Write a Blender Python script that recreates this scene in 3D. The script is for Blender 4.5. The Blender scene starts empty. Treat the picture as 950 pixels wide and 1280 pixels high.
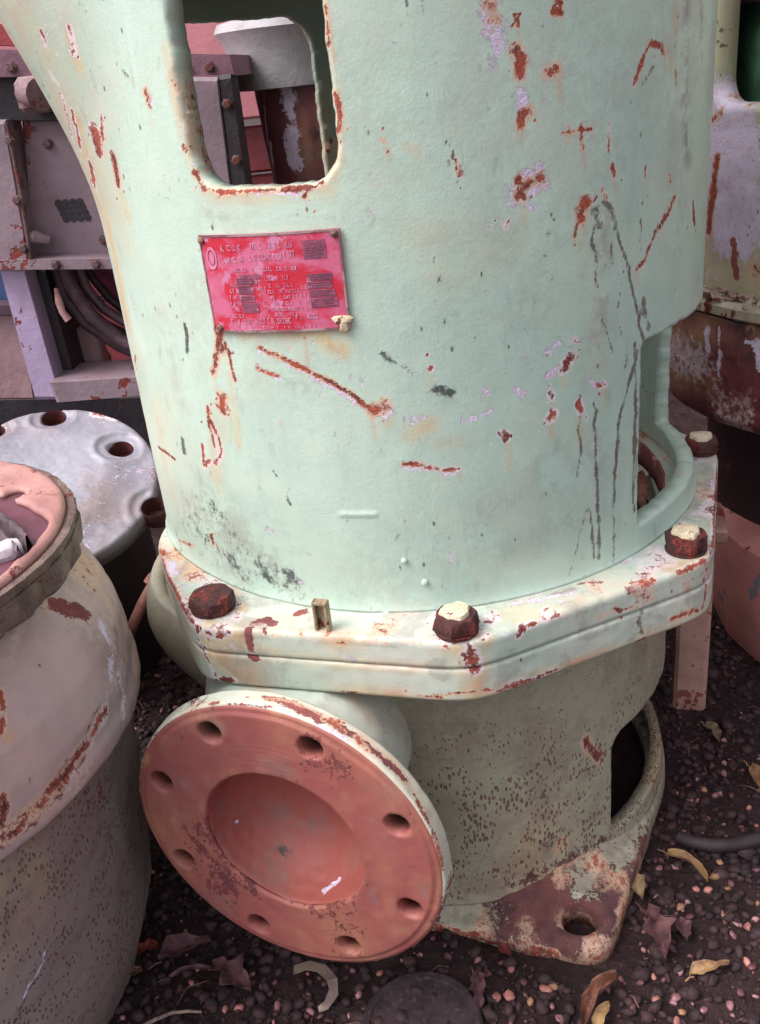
import bpy, math, random
import numpy as np
from mathutils import Vector, Matrix
random.seed(7); rng = np.random.default_rng(11)
SC = bpy.context.scene; COL = SC.collection
# ------------------------------------------------------------------ camera
FPX, CD, CH = 1172.74, 0.92486, 0.40802
YAW, PIT, ROLL = 0.056033, 0.445953, -0.108396
def _axes():
    cy, sy, cp, sp = math.cos(YAW), math.sin(YAW), math.cos(PIT), math.sin(PIT)
    f = np.array([-sy*cp, cy*cp, -sp]); r = np.array([cy, sy, 0.0]); u = np.cross(r, f)
    c, s = math.cos(ROLL), math.sin(ROLL)
    return c*r+s*u, -s*r+c*u, f
CR, CU, CF = _axes(); CAM = np.array([0, -CD, CH])
cd = bpy.data.cameras.new("camera"); cam = bpy.data.objects.new("camera", cd); COL.objects.link(cam)
cd.sensor_fit = 'VERTICAL'; cd.sensor_height = 36; cd.lens = 36*FPX/1280; cd.clip_start = .02; cd.clip_end = 200
M = Matrix(((CR[0], CU[0], -CF[0], CAM[0]), (CR[1], CU[1], -CF[1], CAM[1]), (CR[2], CU[2], -CF[2], CAM[2]), (0, 0, 0, 1)))
cam.matrix_world = M; SC.camera = cam
# ------------------------------------------------------------------ light
SUN_EL, SUN_AZ = 55, -158      # azimuth of the sun seen from above, degrees from +x
w = bpy.data.worlds.new("World"); SC.world = w; w.use_nodes = True
nt = w.node_tree; nt.nodes.clear()
o_ = nt.nodes.new('ShaderNodeOutputWorld'); bg = nt.nodes.new('ShaderNodeBackground'); sk = nt.nodes.new('ShaderNodeTexSky')
sk.sky_type = 'NISHITA'; sk.sun_disc = False; sk.sun_elevation = math.radians(SUN_EL); sk.sun_rotation = math.radians(90-SUN_AZ)
sk.air_density = 1.0; sk.dust_density = 4.0; sk.ozone_density = 1.0
hs = nt.nodes.new('ShaderNodeHueSaturation'); hs.inputs['Saturation'].default_value = .22
tn = nt.nodes.new('ShaderNodeMix'); tn.data_type = 'RGBA'; tn.blend_type = 'MULTIPLY'; tn.inputs[0].default_value = 1; tn.inputs[7].default_value = (1.03, .97, 1.02, 1)
nt.links.new(sk.outputs[0], hs.inputs['Color']); nt.links.new(hs.outputs[0], tn.inputs[6]); nt.links.new(tn.outputs[2], bg.inputs[0]); nt.links.new(bg.outputs[0], o_.inputs[0])
bg.inputs[1].default_value = .145
sl = bpy.data.lights.new("sun", 'SUN'); sl.energy = 1.35; sl.angle = math.radians(35); sl.color = (1, .97, .95)
so = bpy.data.objects.new("sun", sl); COL.objects.link(so)
e, a = math.radians(SUN_EL), math.radians(SUN_AZ)
so.rotation_euler = Vector((math.cos(e)*math.cos(a), math.cos(e)*math.sin(a), math.sin(e))).to_track_quat('Z', 'Y').to_euler()
vs = SC.view_settings; vs.view_transform = 'Standard'; vs.look = 'None'; vs.gamma = 1; vs.use_curve_mapping = False; vs.exposure = .94
# ------------------------------------------------------------------ projection helpers
def proj(P):
    D = np.asarray(P, float)-CAM; z = D@CF
    return np.stack([475+FPX*(D@CR)/z, 640-FPX*(D@CU)/z], -1), z
def ray(x, y):
    D = CF*FPX+CR*(x-475)-CU*(y-640); return D/np.linalg.norm(D)
def onz(x, y, z): D = ray(x, y); return CAM+D*(z-CAM[2])/D[2]
def ony(x, y, Y): D = ray(x, y); return CAM+D*(Y-CAM[1])/D[1]
# ------------------------------------------------------------------ object helpers
def tag(o, label=None, cat=None, group=None, kind=None):
    if label: o['label'] = label
    if cat: o['category'] = cat
    if group: o['group'] = group
    if kind: o['kind'] = kind
    return o
def empty(name, loc, label, cat, group=None):
    o = bpy.data.objects.new(name, None); COL.objects.link(o); o.location = Vector([float(v) for v in loc]); o.empty_display_size = .05
    return tag(o, label, cat, group)
def link(name, me, mat=None, parent=None, smooth=True):
    o = bpy.data.objects.new(name, me); COL.objects.link(o)
    if mat and not me.materials: me.materials.append(mat)
    if smooth: me.shade_smooth()
    if parent:
        o.parent = parent
        # keep world placement: every parent is an unrotated empty or part
        T = Vector((0, 0, 0)); p = parent
        while p: T += p.location; p = p.parent
        o.location = -T
    return o
def mesh(name, V, F, mat=None, parent=None, smooth=True, base=None):
    """V world coordinates; origin is moved to base (or the centre of the bottom)"""
    V = np.asarray(V, float); me = bpy.data.meshes.new(name)
    if base is None: base = np.array([(V[:, 0].min()+V[:, 0].max())/2, (V[:, 1].min()+V[:, 1].max())/2, V[:, 2].min()])
    L = V-base
    if isinstance(F, np.ndarray):
        k = F.shape[1]; n = len(F)
        me.vertices.add(len(L)); me.vertices.foreach_set('co', L.astype(np.float32).ravel())
        me.loops.add(n*k); me.loops.foreach_set('vertex_index', F.astype(np.int32).ravel())
        me.polygons.add(n); me.polygons.foreach_set('loop_start', np.arange(0, n*k, k, dtype=np.int32))
        me.update(calc_edges=True); me.validate()
    else:
        me.from_pydata([tuple(v) for v in L], [], [tuple(f) for f in F]); me.update()
    o = bpy.data.objects.new(name, me); COL.objects.link(o)
    if mat: me.materials.append(mat)
    if smooth: me.shade_smooth()
    T = Vector([float(b) for b in base])
    if parent:
        o.parent = parent; p = parent
        while p: T -= p.location; p = p.parent
    o.location = T
    return o
class MB:
    def __init__(s): s.V = []; s.F = []
    def add(s, V, F):
        n = len(s.V); s.V += [tuple(map(float, v)) for v in V]; s.F += [tuple(i+n for i in f) for f in F]; return s
    def box(s, c, d, R=None, bev=.0):
        """bevelled box: centre, full sizes, optional 3x3 rotation"""
        d = np.array(d)/2; b = min(bev, min(d)*.49); V = []; 
        if b <= 0:
            V = [np.array([x, y, z])*d for z in (-1, 1) for y in (-1, 1) for x in (-1, 1)]
            F = [(0, 2, 3, 1), (4, 5, 7, 6), (0, 1, 5, 4), (2, 6, 7, 3), (0, 4, 6, 2), (1, 3, 7, 5)]
        else:
            idx = {}
            for sx in (-1, 1):
                for sy in (-1, 1):
                    for sz in (-1, 1):
                        for ax in range(3):
                            p = np.array([sx, sy, sz])*(d-b); p[ax] += (sx, sy, sz)[ax]*b; idx[(sx, sy, sz, ax)] = len(V); V.append(p)
            F = []
            for ax in range(3):
                o1, o2 = [k for k in range(3) if k != ax]
                for sg in (-1, 1):
                    q = []
                    for a1, a2 in ((-1, -1), (1, -1), (1, 1), (-1, 1)):
                        k = [0, 0, 0]; k[ax] = sg; k[o1] = a1; k[o2] = a2; q.append(idx[(*k, ax)])
                    F.append(q)
                for a1 in (-1, 1):
                    for a2 in (-1, 1):
                        k = [0, 0, 0]; k[o1] = a1; k[o2] = a2; k[ax] = -1; A = tuple(k); k[ax] = 1; B = tuple(k)
                        F.append([idx[(*A, o1)], idx[(*B, o1)], idx[(*B, o2)], idx[(*A, o2)]])
            for sx in (-1, 1):
                for sy in (-1, 1):
                    for sz in (-1, 1): F.append([idx[(sx, sy, sz, k)] for k in range(3)])
        V = np.array(V)
        Fo = []
        for f in F:      # outward winding
            n = np.cross(V[f[1]]-V[f[0]], V[f[2]]-V[f[0]]); m = V[list(f)].mean(0)
            Fo.append(tuple(f) if n@m > 0 else tuple(f[::-1]))
        if R is not None: V = V@np.array(R).T
        return s.add(V+np.array(c), Fo)
    def tube(s, pts, r, n=10, cap=True):
        pts = [np.array(p, float) for p in pts]; m = len(pts); rr = r if hasattr(r, '__len__') else [r]*m
        V = []; F = []; up = None
        for i in range(m):
            t = pts[min(i+1, m-1)]-pts[max(i-1, 0)]; t /= np.linalg.norm(t)+1e-12
            if up is None: up = np.array([0, 0, 1.]) if abs(t[2]) < .9 else np.array([1., 0, 0])
            a = np.cross(t, up); a /= np.linalg.norm(a); up = np.cross(a, t)
            for k in range(n):
                q = 2*math.pi*k/n; V.append(pts[i]+rr[i]*(math.cos(q)*a+math.sin(q)*up))
        for i in range(m-1):
            for k in range(n):
                k2 = (k+1) % n; F.append((i*n+k, i*n+k2, (i+1)*n+k2, (i+1)*n+k))
        if cap: F.append(tuple(range(n))[::-1]); F.append(tuple(range((m-1)*n, m*n)))
        return s.add(V, F)
    def lathe(s, prof, c=(0, 0, 0), ax=(0, 0, 1), n=48, a0=0, jit=None, cap=True):
        ax = np.array(ax, float); ax /= np.linalg.norm(ax)
        h = np.array([0, 0, 1.]) if abs(ax[2]) < .9 else np.array([1., 0, 0])
        a = np.cross(h, ax); a /= np.linalg.norm(a); b = np.cross(ax, a); V = []; F = []
        for (r, z) in prof:
            for k in range(n):
                q = a0+2*math.pi*k/n; rr = r if jit is None else r*jit(q, z)
                V.append(np.array(c)+ax*z+rr*(math.cos(q)*a+math.sin(q)*b))
        for i in range(len(prof)-1):
            for k in range(n):
                k2 = (k+1) % n; F.append((i*n+k, i*n+k2, (i+1)*n+k2, (i+1)*n+k))
        if cap and prof[0][0] > 1e-6: F.append(tuple(range(n))[::-1])
        m = len(prof)-1
        if cap and prof[m][0] > 1e-6: F.append(tuple(range(m*n, m*n+n)))
        return s.add(V, F)
    def build(s, name, mat, parent=None, smooth=True, sharp=35, base=None):
        o = mesh(name, np.array(s.V), s.F, mat, parent, smooth, base)
        if smooth:
            try: o.data.set_sharp_from_angle(angle=math.radians(sharp))
            except Exception: pass
        return o
# ------------------------------------------------------------------ value noise in numpy (for lumps)
def vnoise(P, scale, seed=0):
    P = np.asarray(P)*scale; i = np.floor(P).astype(np.int64); f = P-i; f = f*f*(3-2*f)
    def h(x, y, z):
        n = (x*374761393+y*668265263+z*2147483647+seed*1274126177) & 0xffffffff
        n = ((n ^ (n >> 13))*1274126177) & 0xffffffff
        return ((n ^ (n >> 16)) & 0xffff)/65535.0
    out = 0
    for dx in (0, 1):
        for dy in (0, 1):
            for dz in (0, 1):
                wgt = (f[..., 0] if dx else 1-f[..., 0])*(f[..., 1] if dy else 1-f[..., 1])*(f[..., 2] if dz else 1-f[..., 2])
                out = out+wgt*h(i[..., 0]+dx, i[..., 1]+dy, i[..., 2]+dz)
    return out-.5
# ------------------------------------------------------------------ grids with openings
def grid_solid(name, Us, Vs, outer, inner, sdf, mat, parent, wrap=True, bev=.003, scale=lambda U, V: (1., 1.), base=None):
    """outer(U,V,depth) / inner(U,V) -> xyz; sdf(U,V) metric distance to the openings (negative inside)"""
    nu, nv = len(Us), len(Vs)
    U, V = np.meshgrid(Us, Vs, indexing='ij')
    ju = np.arange(nu if wrap else nu-1); iu2 = (ju+1) % nu
    Un = np.append(Us, Us[0]+2*math.pi) if wrap else Us
    cu = (Un[:-1]+Un[1:])/2; cv = (Vs[:-1]+Vs[1:])/2
    CUU, CVV = np.meshgrid(cu, cv, indexing='ij')
    keep = (sdf(CUU, CVV) > 0) if sdf else np.ones(CUU.shape, bool)
    idx = np.arange(nu*nv).reshape(nu, nv)
    A = idx[ju][:, :-1]; B = idx[iu2][:, :-1]; C = idx[iu2][:, 1:]; D = idx[ju][:, 1:]
    Q = np.stack([A, B, C, D], -1)[keep]
    kc = np.zeros(nu*nv, int); np.add.at(kc, Q.ravel(), 1)
    tot = np.zeros(nu*nv, int); np.add.at(tot, np.stack([A, B, C, D], -1).reshape(-1), 1)
    bnd = ((kc > 0) & (kc < tot)).reshape(nu, nv)
    Un_, Vn_ = U.copy(), V.copy()
    if sdf:
        for _ in range(3):
            s0 = sdf(Un_, Vn_); su, sv = scale(Un_, Vn_); h = 2e-4
            gu = (sdf(Un_+h/su, Vn_)-s0)/h; gv = (sdf(Un_, Vn_+h/sv)-s0)/h; g = np.maximum(gu*gu+gv*gv, .2)
            Un_ = np.where(bnd, Un_-s0*gu/g/su, Un_); Vn_ = np.where(bnd, Vn_-s0*gv/g/sv, Vn_)
        d = np.where(bnd, 0, np.maximum(sdf(Un_, Vn_), 0))
    else: d = np.full(U.shape, 1.)
    db = np.minimum(d, bev); dep = bev-np.sqrt(np.maximum(bev*bev-(bev-db)**2, 0))
    Po = outer(Un_, Vn_, dep).reshape(-1, 3); Pi = inner(Un_, Vn_).reshape(-1, 3)
    n = nu*nv
    e = np.concatenate([Q[:, [0, 1]], Q[:, [1, 2]], Q[:, [2, 3]], Q[:, [3, 0]]])
    key = np.minimum(e[:, 0], e[:, 1])*n+np.maximum(e[:, 0], e[:, 1])
    _, inv, cnt = np.unique(key, return_inverse=True, return_counts=True)
    be = e[cnt[inv] == 1]
    W = np.stack([be[:, 1], be[:, 0], be[:, 0]+n, be[:, 1]+n], -1)
    F = np.concatenate([Q, Q[:, ::-1]+n, W])
    P = np.concatenate([Po, Pi]); used = np.zeros(2*n, bool); used[F.ravel()] = True
    re = np.cumsum(used)-1
    return mesh(name, P[used], re[F], mat, parent, True, base)
def rbox(du, dv, hu, hv, r):
    qx = np.abs(du)-hu+r; qy = np.abs(dv)-hv+r
    return np.hypot(np.maximum(qx, 0), np.maximum(qy, 0))+np.minimum(np.maximum(qx, qy), 0)-r
# ------------------------------------------------------------------ wear painted into point attributes from strokes on the surface
def world_co(o):
    n = len(o.data.vertices); c = np.empty(n*3, np.float32); o.data.vertices.foreach_get('co', c); c = c.reshape(n, 3).astype(float)
    T = Vector((0, 0, 0)); p = o
    while p: T += p.location; p = p.parent
    return c+np.array(T)
CH_ = {'rust': 0, 'primer': 1, 'scuff': 2, 'stain': 3, 'drip': 4, 'dirt_shade': 5, 'fleck': 6, 'bare': 7}  # the dirt channel also carries some painted shade
def wear(o, strokes, fields=None):
    P = world_co(o); n = len(P); nrm = np.empty(n*3, np.float32); o.data.vertices.foreach_get('normal', nrm); nrm = nrm.reshape(n, 3)
    px, dz = proj(P); front = (np.einsum('ij,ij->i', nrm, P-CAM) < 0)
    fi = np.where(front)[0]; fp = px[fi]; fd = dz[fi]
    A = np.zeros((n, 8))
    for kind, wd, pts, *st in strokes:
        st = st[0] if st else 1.0; k = CH_[kind]; Q = []; pts = list(pts)
        dense = []
        for i in range(len(pts)):
            dense.append(pts[i])
            if i+1 < len(pts):
                L = math.dist(pts[i], pts[i+1]); m = int(L//18)
                for j in range(1, m+1): t = j/(m+1); dense.append((pts[i][0]*(1-t)+pts[i+1][0]*t, pts[i][1]*(1-t)+pts[i+1][1]*t))
        for (x, y) in dense:
            d = np.hypot(fp[:, 0]-x, fp[:, 1]-y); c = d.min()
            if c > 9: Q.append(None); continue
            cand = np.where(d < c+3)[0]; b = cand[np.argmin(fd[cand])]; Q.append((P[fi[b]], fd[b]))
        for i in range(len(Q)):
            if Q[i] is None: continue
            a_, za = Q[i]; b_, zb = Q[i+1] if i+1 < len(Q) and Q[i+1] is not None else Q[i]
            if np.linalg.norm(a_-b_) > .08: b_ = a_
            wm = wd*1.35*za/FPX; mid = (a_+b_)/2; rad = np.linalg.norm(a_-b_)/2+wm*1.02
            sel = np.where((np.abs(P-mid) < rad).all(1))[0]
            if not len(sel): continue
            ab = b_-a_; L = ab@ab; t = np.clip(((P[sel]-a_)@ab)/L, 0, 1) if L > 1e-10 else np.zeros(len(sel))
            d = np.linalg.norm(P[sel]-(a_+t[:, None]*ab), axis=1)
            v = np.clip(1-d/wm, 0, 1)*st
            A[sel, k] = np.maximum(A[sel, k], v)
    if fields:
        for k, fn in fields.items(): A[:, CH_[k]] = np.maximum(A[:, CH_[k]], np.clip(fn(P, px), 0, 1))
    for nm, sl_ in (('wear_a', slice(0, 4)), ('wear_b', slice(4, 8))):
        at = o.data.attributes.new(nm, 'FLOAT_COLOR', 'POINT'); at.data.foreach_set('color', A[:, sl_].astype(np.float32).ravel())
# ------------------------------------------------------------------ materials
def rgb(r, g, b): return tuple(((c/255)/12.92 if c/255 <= .04045 else ((c/255+.055)/1.055)**2.4) for c in (r, g, b))
class NT:
    def __init__(s, name):
        s.m = bpy.data.materials.new(name); s.m.use_nodes = True; s.t = s.m.node_tree; s.t.nodes.clear()
        s.out = s.t.nodes.new('ShaderNodeOutputMaterial'); s.b = s.t.nodes.new('ShaderNodeBsdfPrincipled'); s.t.links.new(s.b.outputs[0], s.out.inputs[0])
        s.tc = s.t.nodes.new('ShaderNodeTexCoord'); s.g = s.t.nodes.new('ShaderNodeNewGeometry')
    def n(s, k): return s.t.nodes.new(k)
    def put(s, sock, v):
        if isinstance(v, bpy.types.NodeSocket): s.t.links.new(v, sock)
        elif v is not None:
            if hasattr(sock, 'default_value') and hasattr(sock.default_value, '__len__') and not hasattr(v, '__len__'): v = (v,)*len(sock.default_value)
            if hasattr(v, '__len__') and len(v) == 3 and len(sock.default_value) == 4: v = (*v, 1)
            sock.default_value = v
    def math(s, op, a, b=0., c=None, clamp=False):
        n = s.n('ShaderNodeMath'); n.operation = op; n.use_clamp = clamp; s.put(n.inputs[0], a); s.put(n.inputs[1], b)
        if c is not None: s.put(n.inputs[2], c)
        return n.outputs[0]
    def vec(s, stretch=(1, 1, 1), world=False):
        n = s.n('ShaderNodeMapping'); s.t.links.new(s.g.outputs['Position'] if world else s.tc.outputs['Object'], n.inputs[0]); n.inputs['Scale'].default_value = stretch
        return n.outputs[0]
    def noise(s, scale, detail=4, rough=.6, v=None, dist=0.):
        n = s.n('ShaderNodeTexNoise'); n.inputs['Scale'].default_value = scale; n.inputs['Detail'].default_value = detail; n.inputs['Roughness'].default_value = rough; n.inputs['Distortion'].default_value = dist
        s.t.links.new(v if v else s.vec(world=True), n.inputs['Vector']); return n.outputs[0]
    def voro(s, scale, v=None, feat='F1', out=0):
        n = s.n('ShaderNodeTexVoronoi'); n.feature = feat; n.inputs['Scale'].default_value = scale; s.t.links.new(v if v else s.vec(world=True), n.inputs['Vector']); return n.outputs[out]
    def step(s, v, a, b, lo=0., hi=1.):
        n = s.n('ShaderNodeMapRange'); n.interpolation_type = 'SMOOTHSTEP'; s.put(n.inputs[0], v); n.inputs[1].default_value = a; n.inputs[2].default_value = b; n.inputs[3].default_value = lo; n.inputs[4].default_value = hi; return n.outputs[0]
    def mix(s, f, a, b, mode='MIX'):
        n = s.n('ShaderNodeMix'); n.data_type = 'RGBA'; n.blend_type = mode; s.put(n.inputs[0], f); s.put(n.inputs[6], a); s.put(n.inputs[7], b); return n.outputs[2]
    def attr(s, nm):
        n = s.n('ShaderNodeAttribute'); n.attribute_name = nm; sp = s.n('ShaderNodeSeparateColor'); s.t.links.new(n.outputs['Color'], sp.inputs[0])
        return sp.outputs[0], sp.outputs[1], sp.outputs[2], n.outputs['Alpha']
    def bump(s, h, dist, strength=1., nrm=None):
        n = s.n('ShaderNodeBump'); s.put(n.inputs['Height'], h); n.inputs['Distance'].default_value = dist; n.inputs['Strength'].default_value = strength
        if nrm: s.t.links.new(nrm, n.inputs['Normal'])
        return n.outputs[0]
    def done(s, col, rough, nrm=None, metal=0., spec=.5):
        s.put(s.b.inputs['Base Color'], col); s.put(s.b.inputs['Roughness'], rough); s.put(s.b.inputs['Metallic'], metal); s.put(s.b.inputs['Specular IOR Level'], spec)
        if nrm: s.t.links.new(nrm, s.b.inputs['Normal'])
        return s.m
RUST_D, RUST_M, RUST_O = rgb(78, 26, 24), rgb(125, 48, 36), rgb(190, 98, 52)
def painted(name, c1, c2, c3=None, rough=.42, lump=1., flecks=False, barec=None, rustc=None):
    """old brush-painted cast iron; wear comes from the point attributes"""
    t = NT(name)
    r_, p_, k_, st = t.attr('wear_a'); dr, di, fl, ba = t.attr('wear_b')
    nb = t.noise(3.2, 2, .55); nm = t.noise(22, 3, .6); nf = t.noise(130, 3, .68); nff = t.noise(430, 3, .7)
    vs_ = t.vec((1, 1, .25), True); nst = t.noise(46, 5, .65, vs_)
    col = t.mix(t.step(nb, .38, .62), c1, c2)
    col = t.mix(t.math('MULTIPLY', t.step(nm, .45, .75), .45), col, c3 or c2)
    # milky, faint vertical brush and run-off marks
    col = t.mix(t.math('MULTIPLY', t.step(nst, .52, .74), .30), col, tuple(min(1, x*1.16) for x in c1))
    col = t.mix(t.math('MULTIPLY', t.step(nst, .48, .26), .22), col, tuple(x*.74 for x in c2))
    ngr = t.noise(85, 3, .72, t.vec((1, 1, .55), True), .8)
    def ragged(v, amt=.55, lo=.36, hi=.44, n=None):
        n = n or t.math('ADD', t.math('MULTIPLY', ngr, .34), t.math('ADD', t.math('MULTIPLY', nf, .34), t.math('MULTIPLY', nff, .32)))
        x = t.math('ADD', v, t.math('MULTIPLY', t.math('SUBTRACT', n, .53), amt*6.5))
        return t.math('MULTIPLY', t.step(x, lo, hi), t.step(v, .0, .2))
    m_st = t.math('MULTIPLY', t.math('MULTIPLY', st, t.step(nst, .25, .6)), .95, clamp=True)
    col = t.mix(m_st, col, t.mix(t.step(nm, .4, .65), rgb(206, 178, 128), rgb(196, 138, 88)))
    m_di = t.math('MULTIPLY', di, t.step(t.math('ADD', nm, t.math('MULTIPLY', t.math('SUBTRACT', nf, .5), .7)), .38, .62), clamp=True)
    col = t.mix(t.math('MULTIPLY', m_di, .8), col, rgb(120, 104, 98))
    m_k = ragged(k_, .8, .25, .95); m_k = t.math('MULTIPLY', m_k, .88)
    col = t.mix(m_k, col, rgb(52, 52, 56))
    m_dr = ragged(dr, .7, .3, .8); col = t.mix(t.math('MULTIPLY', m_dr, t.step(ngr, .36, .52, .45, .9)), col, rgb(98, 82, 78))
    m_p = ragged(p_, .6, .34, .4); col = t.mix(m_p, col, t.mix(t.math('MULTIPLY', t.step(nf, .5, .66), .55), rgb(212, 202, 222), rgb(196, 164, 172)))
    m_ba = ragged(ba, .45, .3, .36); col = t.mix(m_ba, col, t.mix(t.step(nm, .4, .62), *(barec or (rgb(146, 78, 72), rgb(118, 62, 62)))))
    # rust with a thin orange bleed round it
    halo = t.math('MULTIPLY', t.step(t.math('ADD', r_, t.math('MULTIPLY', t.math('SUBTRACT', nf, .5), 1.1)), .05, .4), .8)
    halo = t.math('MULTIPLY', halo, t.step(r_, 0, .12)); col = t.mix(halo, col, t.mix(t.step(nb, .44, .56), rgb(206, 172, 144), rgb(218, 208, 212)))
    m_r = ragged(r_, .66, .28, .62)
    rc = t.mix(t.step(nm, .42, .56), rgb(98, 38, 33), rustc or rgb(152, 70, 50)); rc = t.mix(t.math('MULTIPLY', t.step(nff, .48, .64), .5), rc, rgb(190, 102, 80)); rc = t.mix(t.math('MULTIPLY', t.step(nf, .45, .34), .6), rc, rgb(84, 32, 30))
    col = t.mix(m_r, col, rc)
    tot = t.math('MAXIMUM', m_r, t.math('MAXIMUM', m_p, m_ba))
    if flecks:
        fv = t.vec((1, 1, .42), True); fd = t.voro(330, fv); fn = t.noise(38, 3, .6)
        thr = t.math('MULTIPLY', t.step(fn, .28, .6), t.math('MULTIPLY', fl, .44))
        m_f = t.step(t.math('SUBTRACT', thr, fd), -.03, .07); col = t.mix(t.math('MULTIPLY', m_f, .85), col, t.mix(t.step(nff, .4, .6), rgb(84, 60, 52), rgb(122, 80, 66)))
        tot = t.math('MAXIMUM', tot, m_f)
    # sparse pin-prick chips and tiny dark dots
    pd = t.voro(75, t.vec((1, 1, .55), True)); pn = t.noise(14, 3); m_pin = t.math('MULTIPLY', t.step(pd, .115, .06), t.step(pn, .5, .6))
    col = t.mix(t.math('MULTIPLY', m_pin, .8), col, rgb(84, 66, 60))
    pd2 = t.voro(48, t.vec((1, 1, .4), True)); m_p2 = t.math('MULTIPLY', t.step(t.math('ADD', pd2, t.math('MULTIPLY', nf, .3)), .36, .26), t.step(t.noise(7, 4), .5, .6))
    col = t.mix(t.math('MULTIPLY', m_p2, .22), col, rgb(120, 130, 130))
    sp_ = t.noise(300, 3, .8); col = t.mix(t.math('MULTIPLY', t.step(sp_, .58, .72), .28), col, tuple(min(1, x*1.25) for x in c1)); col = t.mix(t.math('MULTIPLY', t.step(sp_, .42, .30), .20), col, tuple(x*.6 for x in c2))
    # hair scratches
    sc_ = t.noise(14, 2, .5, t.vec((7, 7, .6), True), .6); m_sc = t.math('MULTIPLY', t.step(t.math('ABSOLUTE', t.math('SUBTRACT', sc_, .5)), .006, .002), t.step(pn, .46, .6)); col = t.mix(t.math('MULTIPLY', m_sc, .18), col, rgb(90, 100, 98))
    h = t.math('ADD', t.math('MULTIPLY', nm, .0009*lump), t.math('MULTIPLY', nf, .00025))
    h = t.math('ADD', h, t.math('MULTIPLY', nff, .00022))
    h = t.math('ADD', h, t.math('MULTIPLY', tot, t.math('SUBTRACT', t.math('MULTIPLY', nff, .0012), .0012)))
    nr = t.bump(h, 1.)
    ro = t.math('ADD', rough, t.math('MULTIPLY', t.math('SUBTRACT', nm, .5), .35)); ro = t.mix(tot, ro, (.85,)*3)
    return t.done(col, ro, nr)
def worn(name, c1, c2, rust=.35, rustc=None, rough=.55, bumpd=.0018, scale=1., streak=.3, peel=None, peelc=None, grime=.3):
    """generic weathered surface: two tones, streaks, patches of rust or peeled paint by noise threshold"""
    t = NT(name); nb = t.noise(5*scale, 4, .6); nm = t.noise(24*scale, 4, .65, None, .3); nf = t.noise(150*scale, 3, .7); nst = t.noise(30*scale, 4, .65, t.vec((1, 1, .2), True))
    col = t.mix(t.step(nb, .35, .65), c1, c2)
    col = t.mix(t.math('MULTIPLY', t.step(nst, .5, .72), streak), col, tuple(min(1, x*1.35) for x in c1))
    col = t.mix(t.math('MULTIPLY', t.step(nst, .46, .28), streak), col, tuple(x*.55 for x in c2))
    tot = 0.
    if peel:
        mp = t.step(t.math('ADD', nm, t.math('MULTIPLY', t.math('SUBTRACT', nf, .5), .22)), .5+.35*(1-peel)*.5, .515+.35*(1-peel)*.5); col = t.mix(mp, col, peelc); tot = mp
    n2 = t.noise(13*scale, 5, .68, t.vec((1.2, 1, .8), True), .4)
    mr = t.step(t.math('ADD', n2, t.math('MULTIPLY', t.math('SUBTRACT', nf, .5), .3)), .68-.2*rust, .71-.2*rust)
    rc = t.mix(t.step(nf, .38, .6), rustc or RUST_D, RUST_M); col = t.mix(mr, col, rc)
    tot = t.math('MAXIMUM', tot, mr)
    col = t.mix(t.math('MULTIPLY', t.step(nm, .55, .3), grime), col, tuple(x*.35 for x in c2))
    h = t.math('ADD', t.math('MULTIPLY', nm, 1.), t.math('MULTIPLY', nf, .45))
    nr = t.bump(t.math('SUBTRACT', t.math('MULTIPLY', h, bumpd), t.math('MULTIPLY', tot, .001)), 1.)
    ro = t.math('ADD', rough, t.math('MULTIPLY', t.math('SUBTRACT', nm, .5), .4))
    return t.done(col, ro, nr)
MINT = painted('mint_paint', rgb(184, 206, 189), rgb(171, 195, 181), rgb(198, 208, 190), rough=.36, lump=.6)
MINT_LOW = painted('mint_paint_pitted', rgb(160, 158, 136), rgb(144, 146, 124), rgb(166, 156, 132), flecks=True, barec=(rgb(110, 66, 64), rgb(78, 48, 52)))
MINT_FL = painted('pale_flange_paint', rgb(192, 198, 184), rgb(170, 186, 172), rgb(202, 196, 184))
PRIMER = painted('red_primer_face', rgb(150, 84, 78), rgb(134, 75, 71), rgb(160, 100, 88), rough=.6, lump=.8, barec=(rgb(122, 62, 62), rgb(100, 52, 54)))
DARKIN = worn('dark_interior', rgb(120, 116, 92), rgb(98, 94, 78), rust=.3, streak=.2)
BOLT = worn('rusty_bolt_iron', rgb(84, 42, 38), rgb(54, 26, 26), rust=.8, scale=3, bumpd=.0028, rough=.75)
CREAM = worn('cream_paint_cap', rgb(222, 212, 186), rgb(196, 182, 150), rust=.25, scale=3)
BRASS = worn('dull_rivet', rgb(140, 104, 84), rgb(100, 74, 60), rust=.2, scale=5)
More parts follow.
